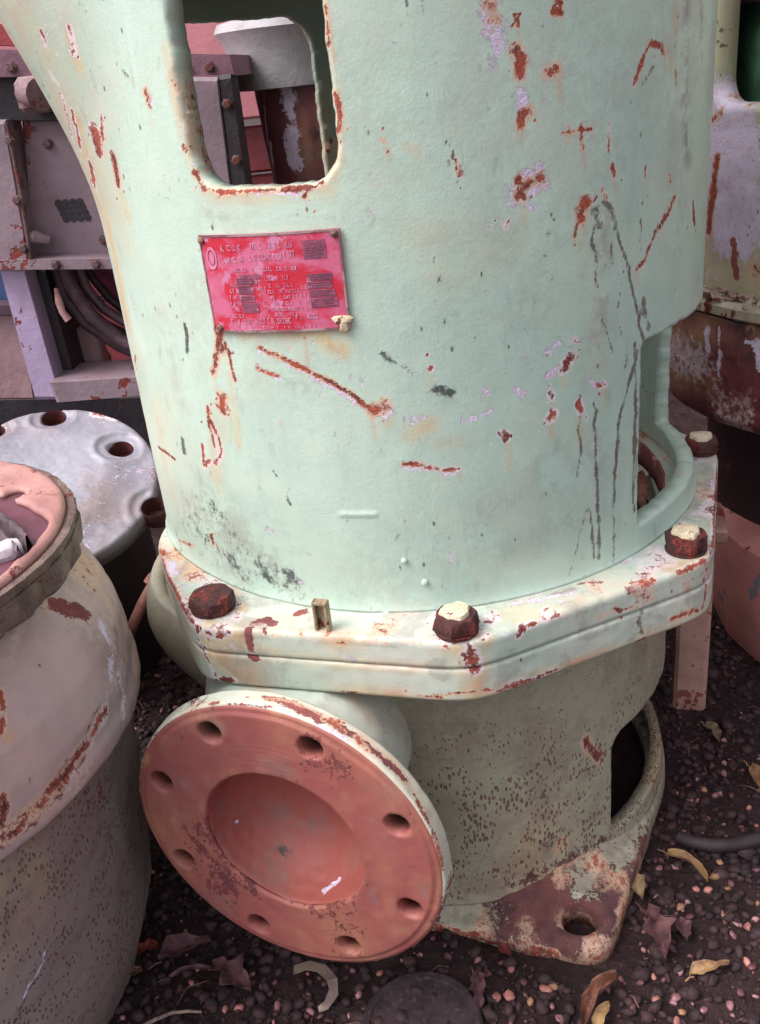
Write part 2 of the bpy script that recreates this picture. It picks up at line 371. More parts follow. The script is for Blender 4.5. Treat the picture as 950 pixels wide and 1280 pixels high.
# ================================================================== MAIN PUMP
GZ = -.375
PUMP = empty('ship_pump', (0, 0, GZ), 'large mint green upright pump with red nameplate and salmon flanged outlet, on the dark soil', 'pump')
D2R = math.pi/180
RB = .2645
def sm(a, b, x): t = np.clip((x-a)/(b-a), 0, 1); return t*t*(3-2*t)
def body_R(th, z):
    r = RB+.0095*sm(.75, 1.35, np.abs(th))
    r = r+.0035*np.exp(-z/.006)                                 # weld bead at the foot
    fl = sm(.30, .56, z)*sm(-.75, -1.25, th)*sm(-2.6, -2.0, th)
    return r+.062*fl
WIN = [(-20.9*D2R, .415, 12.35*D2R, .077, .026), (-130*D2R, .35, 31*D2R, .112, .035), (71.3*D2R, .1055, 28*D2R, .0815, .006), (150*D2R, .38, 25*D2R, .09, .03), (55*D2R, .56, 20*D2R, .05, .02)]
def body_sdf(U, V):
    s = np.full(U.shape, 9.)
    for (tc, zc, ht, hz, r) in WIN:
        du = np.angle(np.exp(1j*(U-tc)))*.268
        s = np.minimum(s, rbox(du, V-zc, ht*.268, hz, r))
    P = np.stack([U*.268, V, 0*V], -1)
    return s+.0022*vnoise(P, 90, 3)+.0012*vnoise(P, 260, 5)
def cyl(th, r, z): return np.stack([r*np.sin(th), -r*np.cos(th), z], -1)
def ridge(U, V):                                               # raised casting mark
    d = rbox(U*.268-(-11.9*D2R*.268), V-.0885, .0145, .0007, .0005); return .0012*np.clip(1-d/.0018, 0, 1)
def b_out(U, V, d):
    P = cyl(U, RB+0*V, V); lump = .0014*vnoise(P, 12, 1)+.00035*vnoise(P, 60, 2)
    return cyl(U, body_R(U, V)-d+lump+ridge(U, V), V)
def b_in(U, V): return cyl(U, body_R(U, V)-.0165+.0008*vnoise(cyl(U, RB+0*V, V), 25, 8)+.006*sm(.04, .0, V)*0, V)
us = np.concatenate([np.arange(-100, 118, .42), np.arange(118, 260, 1.1)])*D2R
vz = np.arange(0, .5601, .002)
body = grid_solid('casing', us, vz, b_out, b_in, body_sdf, MINT, PUMP, scale=lambda U, V: (.268, 1.), base=np.array([0, 0, 0.]))
R_ = 'rust'; P_ = 'primer'; K_ = 'scuff'; S_ = 'stain'; D_ = 'drip'; G_ = 'dirt_shade'
S = [
 (R_, 4, [(52, 42), (56, 60)], .8), (S_, 8, [(53, 45), (60, 80)], .7), (R_, 5.5, [(83, 34), (88, 50), (92, 66)], .9), (S_, 12, [(85, 40), (95, 75), (97, 92)], .9),
 (R_, 5, [(88, 140), (93, 165), (96, 184)]), (R_, 12, [(117, 168), (121, 186)], 1.3), (R_, 5, [(124, 148), (128, 178)]), (R_, 7, [(111, 208), (115, 234)], 1.2), (R_, 8, [(139, 198), (146, 230)], 1.2),
 (S_, 26, [(105, 190), (125, 240), (140, 320), (155, 400)], .75), (S_, 14, [(95, 150), (110, 240), (128, 330)], .8), (S_, 12, [(146, 235), (160, 275)], .8),
 (R_, 8, [(180, 119), (183, 126)], .75), (P_, 9, [(182, 122), (186, 134)], .8), (R_, 3, [(182, 128), (188, 138)], .9),
 (R_, 3, [(213, 100), (217, 118)], .8), (R_, 3, [(226, 182), (231, 192)], .85), (R_, 4.5, [(240, 215), (254, 238)], 1.0), (S_, 10, [(205, 60), (222, 150), (240, 215)], .6),
 (R_, 5, [(262, 236), (300, 238), (345, 236), (400, 230)], 1.0), (S_, 14, [(258, 242), (330, 247), (410, 236)], .65), (P_, 6, [(300, 243), (350, 241), (395, 237)], .8), (R_, 4, [(385, 235), (380, 250)], .9),
 (R_, 5, [(418, 118), (424, 148), (421, 165), (413, 190)], 1.0), (S_, 7, [(405, 0), (412, 60), (420, 120)], .8), (R_, 3, [(404, 10), (410, 60)], .7), (S_, 9, [(422, 150), (426, 190), (415, 225)], .7),
 (R_, 7, [(268, 402), (272, 425), (265, 468)], 1.1), (R_, 7, [(272, 410), (277, 440)], 1.), (R_, 3.5, [(280, 430), (286, 455), (291, 476)], 1.), (R_, 10, [(277, 500), (277, 512)], .95), (R_, 4, [(270, 510), (284, 515)], .8),
 (R_, 4, [(257, 512), (260, 535), (266, 560)]), (R_, 4, [(250, 558), (254, 585), (260, 576)]), (R_, 5, [(262, 530), (272, 552), (275, 568), (268, 582)]), (S_, 16, [(268, 520), (268, 600)], .5), (S_, 7, [(284, 470), (298, 560)], .55), (D_, 2.4, [(292, 470), (298, 560)], .5),
 (R_, 4, [(322, 436), (345, 448), (372, 459), (398, 473), (425, 487), (450, 503), (466, 514)], 1.1), (P_, 6, [(325, 440), (372, 463), (425, 492), (462, 515)], .8), (R_, 10, [(466, 518), (482, 512)], .85), (P_, 14, [(472, 514), (480, 520)], .8), (P_, 5, [(318, 460), (350, 476)], .8), (R_, 3, [(320, 462), (347, 474)], .9), (G_, 10, [(350, 475), (400, 500)], .5),
 (R_, 4, [(503, 583), (520, 582), (535, 588), (556, 592), (575, 590)], 1.), (P_, 6, [(505, 587), (540, 590), (570, 596)], .8), (R_, 4, [(158, 455), (167, 445)], 1.), (R_, 3, [(195, 560), (206, 567), (216, 576)], 1.),
 (R_, 4, [(148, 440), (160, 500), (172, 545), (182, 590), (196, 640)], .9), (S_, 7, [(148, 440), (170, 530), (200, 650)], .7), (R_, 3, [(75, 120), (100, 230), (125, 320), (146, 420)], .75),
 (S_, 12, [(300, 418), (425, 416)], .7), (S_, 15, [(395, 420), (425, 440)], .9), (R_, 4, [(375, 415), (380, 424)], .6), (G_, 10, [(250, 268), (280, 275)], .4),
 (P_, 20, [(614, 8), (622, 40)], .8), (R_, 9, [(612, 5), (620, 25)], .75), (P_, 12, [(622, 45), (624, 60)], .9), (R_, 11, [(648, 62), (653, 92)], 1.), (P_, 12, [(645, 88), (655, 98)], .7), (R_, 4, [(648, 20), (648, 34)], .9),
 (P_, 12, [(655, 118), (660, 140)], .9), (R_, 9, [(664, 140), (652, 154)], 1.), (R_, 10, [(688, 92), (700, 88)], 1.), (R_, 6, [(695, 16), (704, 18)], 1.), (R_, 5, [(700, 0), (703, 4)], 1.),
 (R_, 5, [(796, 106), (803, 80), (814, 58), (828, 60), (833, 70)], .95), (D_, 4.8, [(806, 104), (820, 84)], .8), (S_, 12, [(835, 55), (850, 100)], .4),
 (R_, 4, [(712, 166), (728, 166), (744, 161)], .85), (R_, 4, [(728, 162), (732, 188)], .85), (R_, 3, [(714, 160), (713, 178)], .7), (R_, 3, [(765, 152), (763, 190)], .8), (R_, 5, [(768, 208), (771, 222)], .9), (R_, 4, [(809, 208), (810, 222)], .8), (R_, 3, [(840, 215), (840, 226)], .8),
 (P_, 22, [(652, 240), (672, 226)], .95), (R_, 8, [(650, 245), (660, 232), (678, 222)], 1.), (R_, 7, [(652, 226), (656, 250)], 1.), (P_, 8, [(660, 258), (672, 262)], .7), (P_, 8, [(622, 262), (635, 285)], .5), (R_, 4, [(631, 278), (633, 288)], .7),
 (R_, 10, [(734, 256), (728, 276)], 1.05), (R_, 4, [(724, 280), (722, 296)], .9), (R_, 4, [(757, 238), (760, 248)], .8),
 (D_, 7.2, [(745, 262), (752, 285)], 1.3), (D_, 5.6, [(757, 252), (768, 262), (772, 285)], 1.3), (D_, 3.6, [(745, 285), (743, 305), (750, 332), (746, 352), (748, 362)], 1.2), (D_, 3.2, [(765, 290), (768, 330)], .8), (D_, 3.6, [(774, 290), (784, 322), (790, 350), (800, 395), (806, 425)], 1.3), (D_, 8.0, [(806, 378), (812, 410)], 1.2), (D_, 2.4, [(782, 340), (774, 385)], .9), (G_, 22, [(757, 280), (758, 350), (750, 440)], .5), (S_, 22, [(750, 330), (748, 460)], .25),
 (R_, 6, [(846, 248), (838, 268), (826, 286)], .95), (R_, 4, [(822, 292), (812, 315), (806, 330), (798, 338)], .95), (P_, 4, [(842, 262), (818, 300)], .7), (R_, 5, [(869, 254), (871, 282)], .9), (D_, 2.4, [(804, 276), (803, 312)], 1.2),
 (D_, 3.2, [(727, 495), (725, 540), (728, 570), (722, 600)], 1.2), (D_, 4.0, [(745, 505), (746, 560), (750, 640), (752, 700)], 1.2), (D_, 3.2, [(738, 632), (743, 660), (745, 700)], 1.), (D_, 4.0, [(799, 440), (786, 490), (777, 520), (772, 580), (769, 640), (771, 700)], 1.3), (D_, 4.0, [(796, 430), (797, 520), (795, 560), (795, 640)], 1.3), (D_, 3.2, [(756, 400), (762, 420), (768, 440)], 1.1), (D_, 3.2, [(788, 425), (784, 460)], .8), (D_, 3.2, [(796, 520), (800, 600)], 1.1), (D_, 2.4, [(735, 640), (715, 720)], .7),
 (P_, 10, [(688, 440), (700, 432)], .8), (P_, 9, [(648, 488), (656, 492)], .85), (P_, 7, [(585, 530), (600, 524), (616, 518)], .85), (P_, 7, [(740, 478), (755, 484)], .8), (P_, 7, [(690, 470), (700, 462)], .8), (P_, 4, [(608, 488), (612, 494)], .8), (R_, 9, [(712, 450), (706, 462)], 1.), (R_, 8, [(694, 520), (690, 526)], 1.), (R_, 7, [(725, 504), (726, 516)], 1.), (R_, 6, [(628, 542), (638, 544), (634, 552)], .8), (R_, 5, [(690, 492), (693, 496)], .8), (R_, 5, [(750, 482), (757, 484)], .9), (R_, 4, [(536, 462), (537, 466)], .8), (R_, 4, [(718, 424), (724, 430)], .7),
 (S_, 15, [(515, 545), (535, 535)], .7), (P_, 12, [(515, 530), (530, 525)], .6), (S_, 10, [(545, 560), (575, 552)], .3),
 (K_, 5, [(474, 443), (492, 455), (505, 462), (520, 470)], .95), (K_, 8, [(545, 488), (568, 490)], 1.), (G_, 14, [(540, 492), (560, 500)], .5), (K_, 4.5, [(229, 408), (231, 425), (232, 442)], 1.6), (K_, 5.5, [(226, 552), (228, 564)], 1.6), (D_, 2.4, [(562, 178), (570, 198), (580, 222)], 1.2), (R_, 3, [(570, 203), (576, 222)], .9), (K_, 3, [(575, 228), (578, 236)], 1.1),
 (K_, 22, [(228, 650), (262, 635), (285, 668)], .55), (K_, 18, [(245, 668), (275, 690)], .62), (K_, 12, [(275, 690), (290, 708), (300, 722)], .8), (K_, 8, [(316, 702), (328, 722)], 1.1), (K_, 9, [(345, 716), (364, 722), (356, 734)], 1.1), (K_, 14, [(305, 715), (370, 745)], .5), (G_, 30, [(230, 660), (300, 720)], .5), (R_, 5, [(262, 672), (264, 682)], .9), (R_, 3, [(222, 678), (240, 684)], .7), (K_, 10, [(262, 628), (268, 650)], .7), (K_, 5, [(305, 600), (325, 614)], .5),
 (G_, 16, [(862, 0), (858, 100), (862, 200)], .9), (D_, 5.6, [(850, 20), (846, 110)], .6), (G_, 10, [(880, 0), (880, 80)], .8), (S_, 10, [(846, 10), (848, 40)], .5),  # brown stain, with the right flank's shading gradient painted in
 (K_, 3, [(530, 0), (533, 22)], .7), (K_, 3, [(508, 0), (510, 20)], .5), (D_, 2.4, [(552, 100), (560, 140)], .4), (P_, 7, [(578, 18), (584, 24)], .5), (P_, 6, [(725, 560), (728, 575)], .35),
 (G_, 30, [(640, 690), (720, 650)], .35), (G_, 18, [(330, 640), (345, 655)], .2), (S_, 40, [(560, 350), (640, 300)], .22), (S_, 30, [(520, 300), (560, 290)], .18), (K_, 4, [(195, 245), (215, 252)], .5), (K_, 3, [(360, 628), (362, 634)], 1.3), (K_, 3, [(341, 592), (343, 595)], 1.3), (K_, 3, [(602, 344), (603, 347)], 1.), (K_, 3, [(458, 163), (459, 168)], 1.2), (K_, 3, [(692, 270), (694, 276)], 1.),
]
S += [(K_, 40, [(235, 660), (290, 700)], .42), (K_, 26, [(300, 700), (350, 735)], .45), (K_, 14, [(322, 706), (334, 726)], .95), (K_, 14, [(350, 718), (366, 728)], .9), (K_, 9, [(282, 692), (296, 712)], .8), (G_, 60, [(250, 640), (330, 700)], .5), (K_, 12, [(215, 655), (222, 690)], .6), (G_, 60, [(620, 640), (760, 560)], .3), (G_, 40, [(840, 120), (850, 300)], .4), (S_, 40, [(170, 460), (190, 560)], .35), (G_, 24, [(200, 400), (225, 500)], .3),
 (R_, 4, [(60, 95), (70, 108)], .5), (K_, 6, [(110, 90), (118, 100)], .35), (K_, 5, [(140, 80), (162, 100)], .35), (P_, 5, [(460, 215), (462, 222)], .4), (R_, 4, [(476, 176), (482, 180)], .5), (S_, 8, [(505, 186), (520, 192)], .4)]
for k_, w_, pp, *st_ in list(S):
    if k_ == R_ and w_ >= 4:
        for _ in range(3):
            q = random.choice(pp); S.append((random.choice([R_, P_, R_]), random.uniform(1.5, 3), [(q[0]+random.gauss(0, 8), q[1]+random.gauss(4, 9))], .8))
        q = pp[-1]; S.append((S_, w_*.8, [q, (q[0]+2, q[1]+random.uniform(14, 40))], .45))
for _ in range(110):
    x, y = random.uniform(150, 860), random.uniform(0, 740); a1 = random.uniform(1.2, 1.9); L = random.uniform(4, 22)
    S.append((random.choice(['dirt_shade', 'scuff', 'drip', 'primer']), random.uniform(2, 4), [(x, y), (x+L*math.cos(a1), y+L*math.sin(a1))], random.uniform(.3, .6)))
def edge_field(P, px):
    th = np.arctan2(P[:, 0], -P[:, 1]); s = body_sdf(th, P[:, 2]); n = vnoise(P, 45, 4)
    return np.clip(1-np.abs(s)/.0032, 0, 1)*np.clip(.1+1.6*n, 0, 1)*np.where(th > .6, .3, np.where(th < -.5, .55, 1))
def side_stain(P, px):
    th = np.arctan2(P[:, 0], -P[:, 1]); return .42*sm(-.75, -1.15, th)*sm(-.05, .2, vnoise(P, 9, 6)+.12)
def painted_side_shade(P, px):
    th = np.arctan2(P[:, 0], -P[:, 1]); return .28*sm(.85, 1.3, th)  # shading gradient of the right flank, painted through the dirt channel
wear(body, S, {'rust': lambda P, px: edge_field(P, px)*.8, 'stain': side_stain, 'dirt_shade': lambda P, px: painted_side_shade(P, px)*.5+.20*np.clip(vnoise(P, 8, 61)*3, 0, 1), 'primer': lambda P, px: .36*np.clip(vnoise(P, 60, 62)*4-1.1, 0, 1), 'drip': lambda P, px: .42*np.clip(vnoise(P*np.array([1, 1, .22]), 90, 63)*4-1.2, 0, 1), 'scuff': lambda P, px: .30*np.clip(vnoise(P*np.array([1, 1, .5]), 70, 64)*4-1.3, 0, 1)})
# bare rib ring inside the foot of the right opening
# ---- flange (octagonal, two plates)
OCT = [(-38, .333), (4.3, .322), (47.5, .325), (93, .318), (137, .322), (182, .322), (238, .296), (289.5, .291)]
def oct_R(th):
    th = np.asarray(th, float); acc = 0
    for i in range(8):
        a1, r1 = OCT[i]; a2, r2 = OCT[(i+1) % 8]; a1 *= D2R; a2 *= D2R
        p1 = np.array([r1*math.sin(a1), -r1*math.cos(a1)]); p2 = np.array([r2*math.sin(a2), -r2*math.cos(a2)])
        n = np.array([(p2-p1)[1], -(p2-p1)[0]]); n /= np.linalg.norm(n); dd = n@p1
        if dd < 0: n, dd = -n, -dd
        c = n[0]*np.sin(th)-n[1]*np.cos(th)
        acc = acc+np.maximum(c/dd, 1e-4)**42
    return acc**(-1/42)
def sweep(name, prof, Rf, Rin, us, mat, lump=.0008, seed=0, parent=PUMP, base=None):
    """prof: list of (s, off, z): radius = lerp(Rin,Rf,s)+off"""
    U = us[:, None]; s = np.array([p[0] for p in prof])[None]; of = np.array([p[1] for p in prof])[None]; z = np.array([p[2] for p in prof])[None]
    r = Rin*(1-s)+Rf(U)*s+of; P = np.stack([r*np.sin(U), -r*np.cos(U), z+0*r], -1)
    n1 = vnoise(P, 30, seed)*lump*1.5+vnoise(P, 110, seed+1)*lump
    rr = np.hypot(P[..., 0], P[..., 1])[..., None]; P[..., :2] *= (1+(n1*1.0)[..., None]/rr); P[..., 2] += n1*.7
    nu, nv = P.shape[:2]; idx = np.arange(nu*nv).reshape(nu, nv)
    A = idx; B = np.roll(idx, -1, 0); A2 = np.roll(A, -1, 1); B2 = np.roll(B, -1, 1)
    Q = np.stack([A, A2, B2, B], -1).reshape(-1, 4)
    return mesh(name, P.reshape(-1, 3), Q, mat, parent, True, base)
def dens(pts, step=.0022):
    out = []
    for i in range(len(pts)):
        a_, b_ = pts[i], pts[(i+1) % len(pts)]; L = math.hypot((b_[0]-a_[0])*.07+(b_[1]-a_[1]), b_[2]-a_[2]); m = max(1, int(L/step)) if a_[0]+b_[0] > .5 or a_[2] > -.001 else 1
        for j in range(m): t = j/m; out.append(tuple(a_[k]*(1-t)+b_[k]*t for k in range(3)))
    return out
fus = np.concatenate([np.arange(-110, 110, .42), np.arange(110, 250, 1.2)])*D2R
FT = -.0255; FB = -.058
pr1 = dens([(0, 0, .0), (1, -.0042, .0), (1, -.0028, -.0003), (1, -.0009, -.0018), (1, 0, -.0042), (1, 0, FT+.002), (1, -.0012, FT+.0008), (1, -.003, FT), (0, 0, FT)])
plate1 = sweep('upper_flange', pr1, oct_R, .245, fus, MINT_FL, seed=3, base=np.array([0, 0, FT]))
pr2 = dens([(0, 0, FT-.0006), (1, -.003, FT-.0006), (1, -.0012, FT-.0012), (1, -.0002, FT-.003), (1, -.0002, FB+.003), (1, -.0022, FB+.0006), (1, -.005, FB), (0, 0, FB)])
plate2 = sweep('lower_flange', pr2, oct_R, .245, fus, MINT_FL, seed=9, base=np.array([0, 0, FB]))
SF = [
 (S_, 24, [(240, 770), (262, 790), (300, 800)], .95), (S_, 30, [(260, 800), (275, 830), (300, 850)], 1.), (R_, 7, [(232, 760), (236, 772), (246, 790)], .9), (R_, 6, [(250, 790), (268, 798), (285, 795)], .85), (R_, 6, [(286, 742), (296, 752)], .8), (S_, 14, [(285, 735), (300, 758)], .9),
 (R_, 5, [(186, 690), (200, 712), (216, 736), (232, 765)], 1.), (P_, 14, [(200, 690), (215, 715)], .8), (R_, 7, [(184, 684), (205, 690)], .9), (S_, 10, [(215, 740), (235, 765), (246, 800)], 1.), (R_, 4, [(246, 800), (262, 838), (275, 858)], .8), (R_, 6, [(268, 850), (290, 862)], 1.),
 ('bare', 8, [(318, 776), (332, 772), (342, 776)], 1.1), ('bare', 6, [(311, 785), (311, 800), (314, 815), (320, 828)], 1.2), ('bare', 3.5, [(329, 782), (330, 794)], 1.1), ('bare', 7, [(372, 764), (380, 762)], 1.1), (G_, 16, [(370, 775), (372, 795)], .5), (R_, 4, [(370, 788), (376, 790)], .6),
 (S_, 18, [(400, 798), (420, 802), (440, 800)], .8), (R_, 3, [(420, 806), (430, 808)], .6),
 (R_, 12, [(590, 818), (593, 830)], 1.1), (R_, 6, [(586, 808), (588, 820)], .9), (S_, 20, [(550, 810), (590, 815), (600, 840), (592, 870)], .8), (R_, 5, [(548, 797), (556, 810)], .8), (S_, 14, [(600, 790), (612, 800)], .9), (R_, 4, [(605, 800), (612, 790)], .7),
 (R_, 7, [(655, 784), (650, 796)], .95), (R_, 5, [(662, 780), (674, 780)], .85), (R_, 4, [(695, 772), (702, 768)], .8), (S_, 12, [(600, 878), (650, 862), (700, 845)], .75), (R_, 9, [(634, 862), (650, 856)], .9), (R_, 5, [(545, 873), (549, 874)], 1.), (S_, 12, [(480, 872), (505, 872)], .7), (R_, 3, [(520, 874), (640, 864), (700, 845)], .7), (S_, 8, [(700, 840), (800, 800)], .8), (R_, 4, [(840, 778), (875, 765)], .9), (R_, 7, [(855, 772), (866, 766)], .9),
 (G_, 9, [(640, 745), (700, 738), (740, 722)], .9), ('bare', 4, [(722, 728), (740, 722)], .7), ('bare', 7, [(790, 737), (806, 732), (818, 725)], 1.), (D_, 4.0, [(797, 740), (800, 760), (803, 794)], 1.3), (D_, 2.4, [(800, 756), (815, 752)], .8), (R_, 4, [(818, 722), (824, 726)], .8), (R_, 5, [(770, 764), (776, 768)], .8), (R_, 3, [(750, 775), (800, 757)], .5),
 (R_, 5, [(850, 714), (868, 706), (884, 700)], 1.), (R_, 4, [(884, 700), (886, 730), (882, 760)], .9), (S_, 16, [(835, 706), (860, 702), (888, 690)], .9), (R_, 4, [(890, 690), (900, 640), (904, 580)], .9), (P_, 14, [(880, 640), (896, 600)], .6), (D_, 3.2, [(840, 732), (842, 742)], .9),
 (G_, 28, [(820, 650), (870, 640), (885, 600)], .75), (G_, 14, [(740, 700), (800, 690)], .8), (P_, 10, [(760, 706), (830, 680)], .55), (P_, 9, [(640, 752), (720, 738)], .6), ('bare', 3, [(615, 760), (620, 768)], .6), (R_, 3, [(500, 802), (560, 806), (600, 800)], .35), (S_, 9, [(245, 800), (300, 812), (400, 826), (500, 836), (590, 840)], .45)]
wear(plate1, SF, {'bare': lambda P, px: 1.*(np.hypot(P[:, 0], P[:, 1]) < .2475), 'dirt_shade': lambda P, px: .45*(vnoise(P, 40, 3) > .05), 'rust': lambda P, px: .42*np.clip(vnoise(P, 60, 5)*3-.4, 0, 1)+.5*np.clip(vnoise(P, 45, 95)*3-.1, 0, 1)*(np.abs(P[:, 2]+.0015) < .003), 'stain': lambda P, px: .6*np.clip(vnoise(P, 14, 35)*3, 0, 1)*(P[:, 2] > -.003), 'primer': lambda P, px: .34*np.clip(vnoise(P, 40, 45)*3-.2, 0, 1)})  # bare tone on the inner edge paints the shade inside the casing
wear(plate2, SF, {'dirt_shade': lambda P, px: .4*(vnoise(P, 40, 3) > .05), 'rust': lambda P, px: .62*np.clip(vnoise(P, 40, 5)*3+.35, 0, 1)*(P[:, 2] < FB+.0045), 'stain': lambda P, px: .75*np.clip(vnoise(P, 16, 25)*3+.35, 0, 1)*np.clip(1-(P[:, 2]-FB)/.018, 0, 1)})
# ---- lower casing
LB = -.350
def low_R(th, z):
    thn = np.angle(np.exp(1j*th))
    r = .2535+0*z
    bul = np.exp(-((thn+1.25)/.62)**2)*np.exp(-((z+.085)/.075)**2)*.060
    return r+bul+.003*np.exp(-(z-LB)/.010)
def low_sdf(U, V):
    du = np.angle(np.exp(1j*(U-72.5*D2R)))*.254; s = rbox(du, V+.2665, 33*D2R*.254, .062, .018)
    du2 = np.angle(np.exp(1j*(U-190*D2R)))*.254; s = np.minimum(s, rbox(du2, V+.2665, 30*D2R*.254, .062, .018))
    P = np.stack([U*.254, V, 0*V], -1); return s+.0012*vnoise(P, 90, 3)
def l_out(U, V, d):
    P = cyl(U, .25+0*V, V); return cyl(U, low_R(U, V)-d+.0016*vnoise(P, 22, 21)+.0008*vnoise(P, 80, 22), V)
def l_in(U, V): return cyl(U, low_R(U, V)-.013, V)
lv = np.arange(LB, FB+.0101, .0025)
low = grid_solid('lower_casing', np.concatenate([np.arange(-110, 112, .5), np.arange(112, 250, 1.4)])*D2R, lv, l_out, l_in, low_sdf, MINT_LOW, PUMP, scale=lambda U, V: (.254, 1.), base=np.array([0, 0, LB]))
def fleckf(P, px):
    th = np.arctan2(P[:, 0], -P[:, 1]); return .35+.65*sm(-.10, -.24, P[:, 2])*1.0
wear(low, [(R_, 8, [(733, 928), (740, 940), (752, 948)], 1.), (R_, 4, [(745, 950), (756, 955)], .7), (G_, 40, [(560, 1120), (640, 1110), (720, 1080)], .8), (G_, 24, [(520, 900), (560, 1000)], .5), ('bare', 14, [(640, 1110), (700, 1085), (760, 1050)], .5), (D_, 2.4, [(803, 875), (803, 900)], .8), (R_, 10, [(700, 1062), (706, 1056)], .6), (G_, 22, [(250, 860), (235, 800)], .4)],
     {'fleck': fleckf, 'stain': lambda P, px: .5*np.clip(vnoise(P, 12, 5)*2.5, 0, 1)*sm(-.2, -.33, P[:, 2]), 'dirt_shade': lambda P, px: .35+.5*np.clip(vnoise(P, 14, 15)*3, 0, 1)})
# ---- foot plate with lugs
LUGS = [22*D2R, 142*D2R, 262*D2R]
def foot_R(th):
    th = np.asarray(th, float); r0 = .2585; out = np.full(th.shape, r0)
    for l in LUGS:
        d = np.abs(np.angle(np.exp(1j*(th-l)))); rl = .348; tang = math.acos(.2585/rl)
        rad = r0/np.maximum(np.cos(tang-d), .3)                  # the tangent line from the circle to the lug tip
        rad = np.where(d < tang, rad, r0); rad = -np.logaddexp(-rad*160, -(.338/np.maximum(np.cos(d), .5))*160)/160   # blunt end
        out = np.maximum(out, rad)
    return out
def foot_sdf(U, V):
    R = .236+(foot_R(U)-.236)*V; x, y = R*np.sin(U), -R*np.cos(U); s = np.full(U.shape, 9.)
    for l in LUGS: s = np.minimum(s, np.hypot(x-.300*math.sin(l), y+.300*math.cos(l))-.0165)
    return s
def f_out(U, V, d):
    R = .236+(foot_R(U)-.236)*V; P = cyl(U, R, 0*R-.35)
    ed = foot_R(U)-R; eb = np.clip(1-ed/.007, 0, 1); R = R-0*R
    lg = np.exp(-(np.angle(np.exp(1j*(U-30*D2R)))/.30)**2); amp = .006+.020*lg; z = -.356+amp*np.exp(-np.maximum(R-.2535, 0)/(.006+.022*lg))*(R > .25)+amp*(R <= .25)-d*.9+.0035*vnoise(P, 40, 31)+.0025*vnoise(P, 120, 32)-.006*(1-np.sqrt(np.maximum(1-eb**2, 0)))
    for l in LUGS:
        hd = np.hypot(R*np.sin(U)-.300*math.sin(l), -R*np.cos(U)+.300*math.cos(l)); z = z+.003*np.exp(-((hd-.026)/.007)**2)
    return cyl(U, R, z)
def f_in(U, V): R = .236+(foot_R(U)-.236)*V; return cyl(U, R+.001, 0*R-.379)
foot = grid_solid('base_plate', np.concatenate([np.arange(-30, 75, .45), np.arange(75, 330, 1.2)])*D2R, np.linspace(0, 1, 46), f_out, f_in, foot_sdf, MINT_LOW, PUMP, bev=.006, scale=lambda U, V: (.3, .1), base=np.array([0, 0, -.379]))
wear(foot, [('bare', 26, [(690, 1130), (735, 1165), (775, 1150), (790, 1080)], .95), ('bare', 20, [(700, 1190), (760, 1200)], 1.), ('bare', 13, [(560, 1165), (640, 1180), (690, 1195)], 1.), ('bare', 16, [(700, 1080), (760, 1060), (800, 1020)], .8), (R_, 10, [(690, 1110), (720, 1095)], .8), (R_, 12, [(700, 1200), (745, 1208), (770, 1200)], .7), (G_, 40, [(640, 1130), (735, 1130), (790, 1060)], .9), (P_, 10, [(625, 1158), (660, 1162), (690, 1170)], .8), (P_, 12, [(783, 1090), (778, 1110)], .7), (P_, 8, [(755, 1190), (765, 1185)], .6), (R_, 20, [(735, 1140), (738, 1150)], .7)],
     {'dirt_shade': lambda P, px: .5+0*P[:, 0], 'bare': lambda P, px: .85*np.clip(vnoise(P, 24, 7)*2.0+.85, 0, 1)*np.clip(1.25-.9*sm(35*D2R, 60*D2R, np.arctan2(P[:, 0], -P[:, 1])), 0, 1), 'rust': lambda P, px: np.maximum(.5*np.clip(vnoise(P, 50, 17)*3, 0, 1), .7*(P[:, 2] < -.362)), 'fleck': lambda P, px: .6+0*P[:, 0]})
# ---- discharge branch: axis from the pump axis at TH0
TH0 = -.3567; AX = np.array([math.sin(TH0), -math.cos(TH0), -.0085]); AX /= np.linalg.norm(AX)
FC = np.array([.3927*math.sin(TH0), -.3927*math.cos(TH0), -.1428])
SD = np.cross([0, 0, 1.], AX); SD /= np.linalg.norm(SD); UPV = np.cross(AX, SD)
def loc(a, r, t): return FC+AX*np.asarray(t)[..., None]+(np.cos(a)*r)[..., None]*SD+(np.sin(a)*r)[..., None]*UPV
RF, RH, RI, PH = .1333, .1118, .0690, 5.1325
hole = [(RH*math.cos(PH+k*math.pi/4+math.pi), RH*math.sin(PH+k*math.pi/4+math.pi)) for k in range(8)]
def fl_sdf(U, V):
    x, y = V*np.cos(U), V*np.sin(U); s = np.full(U.shape, 9.)
    for hx, hy in hole: s = np.minimum(s, np.hypot(x-hx, y-hy)-.0102)
    return s
def fo(U, V, d):
    e1 = np.clip(1-(RF-V)/.003, 0, 1); e2 = np.clip(1-(V-RI)/.003, 0, 1)
    P = loc(U, V, 0*V); n = .0007*vnoise(P, 50, 41)+.0004*vnoise(P, 150, 42)+.00007*np.sin(V*2*math.pi/.0046)*(V < .104)
    step = .0018*sm(.1255, .1275, V+.003*vnoise(P, 30, 44))
    return loc(U, V, -d*.8-.0025*(1-np.sqrt(1-e1**2))-.002*(1-np.sqrt(1-e2**2))+n-step)
fl_disc = grid_solid('outlet_flange', np.arange(0, 360, .8)*D2R, np.linspace(RI, RF, 44), fo, lambda U, V: loc(U, V, -.0045-.0125*sm(RI+.002, RI+.008, V)), fl_sdf, PRIMER, PUMP, bev=.0012, scale=lambda U, V: (np.maximum(V, .01), 1.), base=FC-AX*.02)
WHT = painted('chipped_white_rim', rgb(196, 196, 178), rgb(178, 186, 170), rgb(206, 196, 184))
